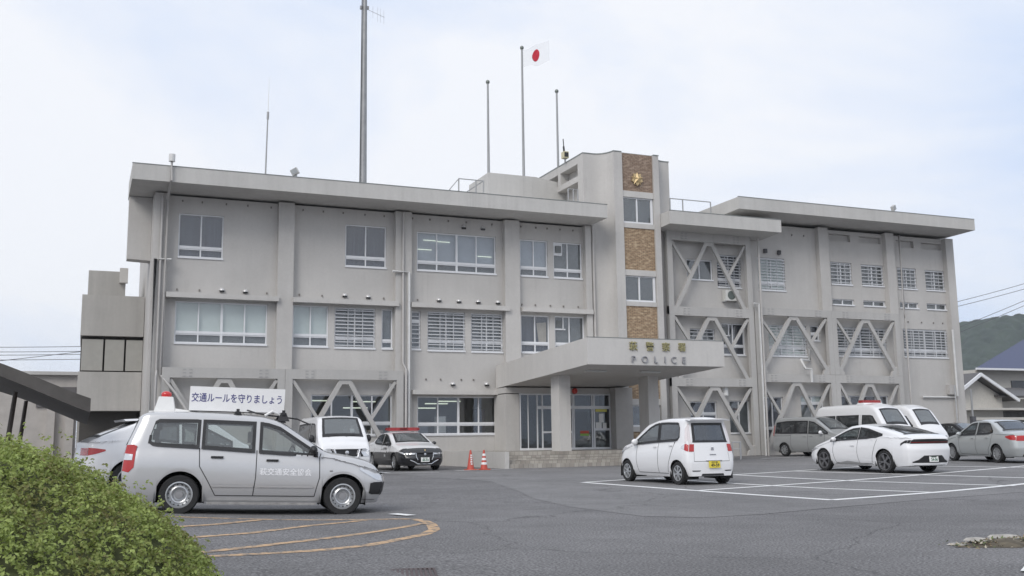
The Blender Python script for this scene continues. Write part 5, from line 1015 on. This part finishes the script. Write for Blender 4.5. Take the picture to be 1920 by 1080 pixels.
o = MB().box(-.09,.09,0,.01,-.012,.012).build('badge', CHROME, c.root); o.location = c.cap(0,-.02,.745,.014); o.rotation_euler = (0,0,-pi/2)
MB().hexa([local(c,.02,-.60,1.575),local(c,.22,-.60,1.595),local(c,.22,.60,1.595),local(c,.02,.60,1.575)],[local(c,.0,-.58,1.60),local(c,.25,-.58,1.632),local(c,.25,.58,1.632),local(c,.0,.58,1.60)]).build('spoiler', P_WHITE, c.root); c.finish()

# --- white fastback
S = dict(L=4.6, W=1.78, cat='car', axles=(.96,3.71), R=.335, zb=.20, gap=.05, tum=.36, r=.08,
 top=[(0,.98),(.05,1.055),(.16,1.09),(.7,1.22),(1.3,1.345),(1.9,1.42),(2.2,1.43),(2.6,1.385),(3.5,.995),(3.65,.95),(4.1,.83),(4.4,.72),(4.54,.62),(4.6,.5)], belt=[(0,1.02),(.9,1.03),(1.5,.99),(3.4,.90),(4.6,.6)],
 plan=[(0,.80),(.05,.88),(.2,.94),(.7,.99),(1.2,1),(3.7,1),(4.2,.95),(4.45,.86),(4.6,.70)], ro=[(.2,.10),(.5,.02),(.7,0),(.86,.06),(.98,.01),(1.1,0)], fo=[(.2,.14),(.45,0),(.7,.04)], bulge=(.13,.22), crown=.03,
 ws=(2.42,3.46), rw_top=(.30,1.42,.80,.74), rim='twin', nsp=5, rimf=.74, rimm=mat('dark alloy', (.22,.22,.23), .35, .6), tw=.17, seats=(2.35,1.45), dash=3.2, seat_h=.55,
 glass=[([(1.05,1.11,1.13),(1.3,1.055,1.19),(1.7,1.03,1.29),(2.06,1.015,1.33)], CGD), ([(2.12,1.01,1.32),(2.4,.995,1.30),(2.7,.98,1.22),(3.25,.945,1.01),(3.36,.94,.965)], CG)],
 seams=[[(2.08,1.0),(2.10,.6),(2.06,.28)],[(3.2,.93),(3.22,.6),(3.14,.28)],[(1.25,.98),(1.40,.6),(1.5,.30)],[(1.5,.27),(3.14,.27)]])
c = Car('fastback_car', 'low white fastback car with dark wheels and a black tail band', (22.80, 25.06), radians(88.7), S, P_WHITE)
c.handle(2.3, .80, P_WHITE, L=.17); c.mirror(3.1, .95, P_WHITE, .19, .13, sides=(1,))
c.cap_panel('tail_band', BLACKP, 0, [(.86,0,1),(.99,0,1)], (-1,1), .008); c.side_panel('tail_band', BLACKP, [(0,.87,.97),(.12,.88,.955),(.26,.80,.86)], off=.007); c.cap_panel('tail_light', REDL, 0, [(.893,0,.98),(.903,0,.98)], (-1,1), .014)
c.cap_panel('diffuser', BLACKP, 0, [(.24,0,.90),(.34,0,.97),(.40,0,.70),(.52,0,.46)], (-1,1), .008); c.plate(0, .42, PLATE, PTXT, '24-06', tilt=radians(-4)); c.cap_panel('bumper_lip', P_WHITE, 0, [(.25,0,.97),(.31,0,.99)], (-1,1), .02)
c.side_panel('sill_trim', mat('sill shade trim', (.34,.34,.34), .5), [(1.45,.22,.235),(2.6,.22,.33),(3.2,.22,.24)], off=.006); c.side_panel('headlight', CLRL, [(3.98,.70,.72),(4.3,.62,.70),(4.55,.52,.56)], off=.008); c.finish()  # grey wedge paints the shade low on the doors

# --- sedans
def sedan(pos, hd, label, pm, name='sedan'):
    S = dict(L=4.56, W=1.695, cat='car', axles=(1.0,3.7), R=.31, zb=.20, gap=.05, tum=.34, r=.07,
     top=[(0,.93),(.05,1.02),(.3,1.065),(.78,1.09),(1.35,1.385),(1.65,1.455),(2.2,1.475),(2.65,1.42),(3.35,1.03),(3.5,.985),(4.05,.88),(4.4,.74),(4.56,.58)], belt=[(0,.96),(.8,.985),(3.3,.90),(4.56,.65)], ro=[(.2,.08),(.5,0),(.95,.05)], fo=[(.2,.10),(.45,0),(.7,.03)], bulge=(.10,.16),
     ws=(2.55,3.30), rw_top=(.80,1.42,.84,.86), rim='alloy', nsp=10, tw=.17, seats=(2.3,1.35), dash=3.05, seat_h=.58,
     glass=[([(1.22,1.05,1.10),(1.45,1.01,1.335),(1.6,1.005,1.37),(2.12,.985,1.375)], CGD), ([(2.24,.98,1.375),(2.45,.975,1.36),(2.6,.97,1.325),(3.12,.95,1.03),(3.18,.95,.985)], CG)],
     seams=[[(2.18,.97),(2.18,.6),(2.16,.28)],[(3.2,.92),(3.2,.6),(3.14,.28)],[(1.22,1.0),(1.30,.65),(1.45,.45),(1.5,.3)],[(1.5,.27),(3.14,.27)]])
    c = Car(name, label, pos, hd, S, pm); c.handle(2.36, .84, pm, L=.17); c.handle(1.5, .86, pm, L=.17); c.mirror(3.08, .95, pm, .2, .14)
    c.side_panel('tail_light', REDL, [(0,.78,.95),(.2,.80,.955),(.48,.885,.915)], off=.008); c.cap_panel('tail_light', REDL, 0, [(.76,.62,1),(.94,.60,1)], (-1,1), .008); c.side_panel('headlight', CLRL, [(4.0,.74,.76),(4.3,.62,.74),(4.54,.56,.62)], off=.008)
    c.plate(0, .68, PLATE, PTXT, '31-08'); c.cap_panel('lower_bumper', BLACKP, 0, [(.24,0,.8),(.32,0,.7)], (-1,1), .006); c.finish(); return c
sedan((30.62, 27.55), radians(76), 'silver grey sedan cut by the right edge of the picture', P_SAGE)
sedan((40.9, 39.0), radians(-88), 'black car whose roof shows between the white vans and the silver grey sedan', P_BLACK, 'dark_sedan')

# --- police patrol sedan facing the camera
S = dict(L=4.91, W=1.80, cat='car', axles=(1.05,3.97), R=.325, zb=.19, gap=.05, tum=.34, r=.08,
 top=[(0,.95),(.05,1.02),(.3,1.06),(.95,1.12),(1.55,1.37),(2.05,1.45),(2.45,1.445),(2.9,1.37),(3.68,1.02),(3.85,.985),(4.4,.89),(4.72,.80),(4.85,.70),(4.91,.55)], belt=[(0,.98),(3.7,.92),(4.91,.66)], ro=[(.2,.08),(.5,0),(.95,.05)], fo=[(.2,.06),(.45,0),(.7,.03)], bulge=(.10,.17),
 ws=(2.78,3.62), rw_top=(1.0,1.55,.84,.86), rim='twin', nsp=6, tw=.19, seats=(2.5,1.55), dash=3.35, seat_h=.58,
 glass=[([(1.3,1.06,1.10),(1.55,1.02,1.31),(1.8,1.01,1.36),(2.3,.995,1.37)], CGD), ([(2.4,.99,1.37),(2.65,.985,1.345),(2.9,.975,1.27),(3.42,.955,1.03),(3.5,.955,.99)], CG)],
 seams=[[(2.35,.98),(2.35,.28)],[(3.5,.93),(3.48,.6),(3.42,.28)],[(1.4,1.0),(1.5,.6),(1.6,.3)]])
c = Car('police_car', 'black and white police sedan with a red roof light bar, nose towards the camera', (11.75, 39.0), radians(-89), S, P_WHITE, P_BLACK, lambda x, z: z < .70 + .16*ss(4.45, 4.72, x))
m = MB(); m.box(-.28,.0,-.62,.62,1.51,1.64); m.box(-.24,-.04,-.68,.68,1.53,1.62); LB = m.build('light_bar', mat('red light bar lens', (.34,.03,.03), .2, coat=.5, noise=.3, nscale=8), c.root); m = MB()
for y in (-.5,.5): m.box(-.2,-.08,y-.04,y+.04,1.45,1.53)
m.box(-.24,-.04,-.6,.6,1.49,1.515); m.build('light_bar_foot', WHITEP, LB); MB().box(-.30,-.285,-.56,.56,1.55,1.60).build('light_lens', REDL, LB); MB().box(.003,.012,-.16,.16,1.545,1.61).build('light_lens', mat('dark red lens', (.12,.01,.01), .2), LB)
c.cap_panel('grille', mat('grille black', (.012,.012,.014), .35), 1, [(.27,0,.30),(.45,0,.42),(.66,0,.60)], (-1,1), .010)
m = MB()
for s in (-1, 1):
    P = [c.cap(1, s*u, z, .02) for u, z in ((.60,.655),(.50,.52),(.40,.40))]; m.tube(P, .016, 6); P = [c.cap(1, s*u, z, .02) for u, z in ((.80,.40),(.60,.34),(.42,.255),(0,.25))]; m.tube(P, .017, 6)
m.build('grille_trim', CHROME, c.root); c.cap_panel('headlight', CLRL, 1, [(.60,.66,.98),(.655,.62,.99)], (-1,1), .010); c.side_panel('headlight', CLRL, [(4.45,.70,.725),(4.7,.64,.70),(4.9,.60,.66)], off=.008)
MB().lathe([(0,-.012),(.045,-.01),(.05,0)], 14, M=Matrix.Translation(c.cap(1,0,.60,.016)) @ Matrix.Rotation(pi/2,4,'Z')).build('badge', CHROME, c.root); MB().lathe([(0,-.02),(.03,-.015),(.035,0)], 10, M=Matrix.Translation(c.cap(1,0,.745,.012)) @ Matrix.Rotation(pi/2,4,'Z')).build('badge', mat('gold emblem', (.78,.56,.26), .35, .7), c.root)
c.plate(1, .41, PLATE, PTXT, '80-94', tilt=radians(-4)); c.text('山口県警察', 2.75, .80, .145, mat('black vinyl lettering', (.03,.03,.03), .5), -1, .004); c.text('萩 2', 2.9, .56, .12, MC['white vinyl lettering'], -1, .004); c.mirror(3.38, .97, P_BLACK, .2, .14); c.handle(2.5,.84,P_WHITE,L=.17); c.handle(1.6,.86,P_WHITE,L=.17); c.finish()

# --- white van facing the camera
S = dict(L=4.70, W=1.88, cat='van', axles=(1.05,3.605), R=.325, zb=.22, gap=.06, tum=.12, r=.10,
 top=[(0,1.88),(.06,1.95),(.4,1.985),(3.0,1.99),(3.4,1.965),(3.62,1.90),(4.20,1.20),(4.34,1.13),(4.52,1.04),(4.66,.90),(4.70,.7)], belt=[(0,1.12),(3.5,1.10),(4.2,1.0),(4.7,.8)], plan=[(0,.93),(.06,.97),(.25,1),(3.9,1),(4.4,.965),(4.6,.91),(4.7,.84)], ro=[(.3,0),(1.2,.02),(1.9,.16)], fo=[(.2,.05),(.5,0),(.8,.02)], bulge=(.04,.12), crown=.03,
 ws=(3.60,4.14,.92,.94), rim='steel', tw=.18, seats=(3.0,1.9), dash=3.9, seat_h=.75,
 glass=[([(.35,1.16,1.72),(1.3,1.15,1.74),(2.55,1.14,1.74)], CGD), ([(2.72,1.14,1.74),(3.25,1.13,1.72),(3.45,1.12,1.66),(3.85,1.11,1.24)], CGD)],
 seams=[[(2.63,1.75),(2.63,.3)],[(3.9,1.1),(3.9,.85)]])
c = Car('van', 'white van with a silver framed black grille facing the camera beside the police sedan', (8.30, 36.40), radians(-91), S, P_WHITE)
c.cap_panel('grille', MC['grille black'], 1, [(.55,0,.40),(.85,0,.60)], (-1,1), .008); m = MB()
for s in (-1, 1): m.tube([c.cap(1, s*u, z, .025) for u, z in ((.64,.86),(.46,.575),(0,.555))], .045, 6)
m.build('grille_trim', CHROME, c.root); MB().lathe([(0,-.02),(.065,-.016),(.075,0)], 16, M=Matrix.Translation(c.cap(1,0,.73,.012)) @ Matrix.Rotation(pi/2,4,'Z')).build('badge', CHROME, c.root)
c.cap_panel('grille', MC['grille black'], 1, [(.60,.60,.74),(.86,.70,.80)], (-1,1), .007); c.cap_panel('headlight', CLRL, 1, [(.60,.72,.99),(.88,.80,1)], (-1,1), .012); c.side_panel('headlight', CLRL, [(4.42,.78,.90),(4.69,.62,.86)], off=.008); c.cap_panel('bumper', BLACKP, 1, [(.25,0,.9),(.42,0,.95)], (-1,1), .008)
c.plate(1, .47, PLATE, PTXTB, '12-18'); c.mirror(3.75, 1.13, BLACKP, .20, .26); c.text('18', 2.95, .96, .16, MC['black vinyl lettering'], -1, .004)
o = c.top_panel('windscreen_card', WHITEP, [(3.93,.38,.60),(4.02,.38,.60)], (1,), .004); m = MB()
for y in (-.55, .1): m.tube([c.top(4.17, y/.8, .02), c.top(4.12, y/.8+.45, .02)], .01, 5)
m.build('wiper', BLACKP, c.root); c.finish()

# --- grey minivan
S = dict(L=4.65, W=1.695, cat='minivan', axles=(.85,3.71), R=.31, zb=.20, gap=.05, tum=.13, r=.09,
 top=[(0,1.74),(.06,1.80),(.4,1.84),(1.6,1.85),(2.4,1.825),(2.85,1.735),(3.72,1.20),(3.9,1.12),(4.3,1.02),(4.52,.88),(4.65,.62)], belt=[(0,1.06),(3.6,1.0),(4.65,.7)], ro=[(.3,0),(1.0,.03),(1.7,.14)], fo=[(.2,.08),(.5,0),(.8,.04)], bulge=(.05,.16),
 ws=(2.75,3.66), rim='alloy', nsp=8, tw=.17, seats=(2.5,1.4), dash=3.4, seat_h=.7,
 glass=[([(.22,1.12,1.60),(1.0,1.10,1.66),(1.55,1.10,1.66)], CGD), ([(1.58,1.10,1.66),(2.2,1.09,1.65),(2.35,1.09,1.64)], CGD), ([(2.45,1.08,1.63),(2.75,1.07,1.58),(3.3,1.06,1.30),(3.62,1.05,1.10)], CG)],
 seams=[[(2.4,1.08),(2.4,.28)],[(1.3,1.08),(1.3,.5),(1.4,.3)],[(.1,.98),(1.3,.98)],[(3.45,1.03),(3.45,.4)]])
c = Car('minivan', 'silver grey minivan parked against the braced wing, left of the white vans', (32.55, 39.5), radians(-83), S, P_GREY); c.handle(2.2,.93,P_GREY); c.handle(2.62,.93,P_GREY); c.mirror(3.3, 1.04, P_WHITE, .22, .18)
c.side_panel('headlight', CLRL, [(4.1,.86,.92),(4.4,.74,.90),(4.62,.66,.74)], off=.008); c.cap_panel('headlight', CLRL, 1, [(.64,.6,1),(.76,.55,1)], (-1,1), .008); c.cap_panel('grille', BLACKP, 1, [(.36,0,.5),(.62,0,.5)], (-1,1), .008); c.side_panel('tail_light', REDL, [(0,.95,1.55),(.12,1.0,1.45)], off=.008); c.finish()

# --- white high roof vans
def hvan(pos, hd, label, bar):
    S = dict(L=5.38, W=1.88, cat='van', axles=(1.1,4.21), R=.335, zb=.24, gap=.06, tum=.085, r=.16,
     top=[(0,2.22),(.08,2.32),(.5,2.38),(3.5,2.39),(3.95,2.36),(4.3,2.20),(4.45,2.08),(4.98,1.32),(5.1,1.22),(5.28,1.02),(5.38,.7)], belt=[(0,1.22),(4.4,1.2),(5.38,.8)], plan=[(0,.94),(.06,.97),(.25,1),(4.5,1),(5.0,.96),(5.25,.90),(5.38,.82)], ro=[(.3,0),(1.2,.02),(2.2,.20)], fo=[(.2,.05),(.5,0),(.8,.02)], bulge=(.04,.13), crown=.05,
     ws=(4.40,4.93,.92,.94), rim='steel', tw=.19, seats=(3.7,2.2), dash=4.7, seat_h=.8,
     glass=[([(.4,1.28,1.86),(1.6,1.28,1.87),(1.65,1.28,1.87)], CGD), ([(1.75,1.28,1.87),(3.3,1.27,1.87)], CGD), ([(3.55,1.26,1.86),(4.1,1.25,1.84),(4.25,1.25,1.80),(4.62,1.24,1.36)], CGD)], seams=[[(3.42,1.9),(3.42,.3)],[(4.66,1.2),(4.6,.5)]])
    c = Car('high_roof_van', label, pos, hd, S, P_WHITE); c.mirror(4.55, 1.26, BLACKP, .2, .26); c.cap_panel('grille', BLACKP, 1, [(.72,0,.8),(.84,0,.78)], (-1,1), .008); c.cap_panel('headlight', CLRL, 1, [(.62,.7,1),(.86,.76,1)], (-1,1), .01); c.cap_panel('bumper', P_GREY, 1, [(.25,0,.95),(.5,0,.97)], (-1,1), .008)
    if bar:
        m = MB(); m.box(.35,.65,-.55,.55,2.47,2.60); q = m.build('light_bar', MC['red light bar lens'], c.root); MB().hexa([(.25,-.62,2.39),(.8,-.62,2.37),(.8,.62,2.37),(.25,.62,2.39)],[(.33,-.56,2.469),(.7,-.56,2.469),(.7,.56,2.469),(.33,.56,2.469)]).build('light_bar_foot', P_WHITE, q)
    c.finish()
hvan((35.05, 39.2), radians(-90), 'white high roof van with a red light bar, beside the silver grey minivan', True)
hvan((38.1, 40.4), radians(-86), 'white high roof van without a light bar, farther from the silver grey minivan', False)

# --- white sport utility car behind the silver wagon
S = dict(L=4.4, W=1.8, cat='car', axles=(.85,3.5), R=.34, zb=.24, gap=.06, tum=.30, r=.07,
 top=[(0,1.06),(.06,1.12),(.14,1.15),(.95,1.50),(1.1,1.58),(1.6,1.63),(2.2,1.63),(2.6,1.55),(3.2,1.15),(3.4,1.08),(4.0,.98),(4.3,.84),(4.4,.65)], belt=[(0,1.06),(.6,1.10),(3.2,1.0),(4.4,.75)], ro=[(.2,.1),(.6,0),(.9,.03)], fo=[(.2,.1),(.5,0)], bulge=(.12,.16),
 ws=(2.5,3.12), rw_top=(.18,.92,.86,.86), rim='alloy', tw=.2, seats=(2.2,1.3), dash=3.0, glass=[([(1.05,1.26,1.32),(1.3,1.16,1.44),(1.8,1.12,1.49)], CGD), ([(1.9,1.11,1.49),(2.3,1.09,1.47),(2.95,1.06,1.16)], CG)], seams=[[(1.85,1.1),(1.85,.3)]])
c = Car('sport_utility_car', 'white car with a roof spoiler half hidden behind the silver wagon and the hedge', (2.15, 23.8), radians(8), S, P_WHITE)
c.cap_panel('tail_light', REDL, 0, [(.80,.55,1),(.95,.55,1)], (-1,1), .01); c.side_panel('tail_light', REDL, [(0,.80,.96),(.16,.84,.95),(.34,.90,.93)], off=.008); MB().hexa([local(c,.74,-.62,1.53),local(c,1.3,-.6,1.57),local(c,1.3,.6,1.57),local(c,.74,.62,1.53)],[local(c,.70,-.60,1.57),local(c,1.3,-.6,1.62),local(c,1.3,.6,1.62),local(c,.70,.60,1.57)]).build('spoiler', P_WHITE, c.root); c.plate(0,.62,PLATE,PTXT,'52-17'); c.finish()

# ------------------------------------------------------------------ thin air haze over the whole place
hz_ = bpy.data.materials.new('air'); hz_.use_nodes = True; n_ = hz_.node_tree.nodes; n_.remove(n_['Principled BSDF']); pv = n_.new('ShaderNodeVolumePrincipled'); pv.inputs['Color'].default_value = (.90,.94,1,1); pv.inputs['Density'].default_value = .00022; pv.inputs['Anisotropy'].default_value = .2
hz_.node_tree.links.new(pv.outputs['Volume'], n_['Material Output'].inputs['Volume'])
MB().box(-2600, 2600, -2600, 2600, -2, 125).build('haze', hz_, None, kind='stuff')
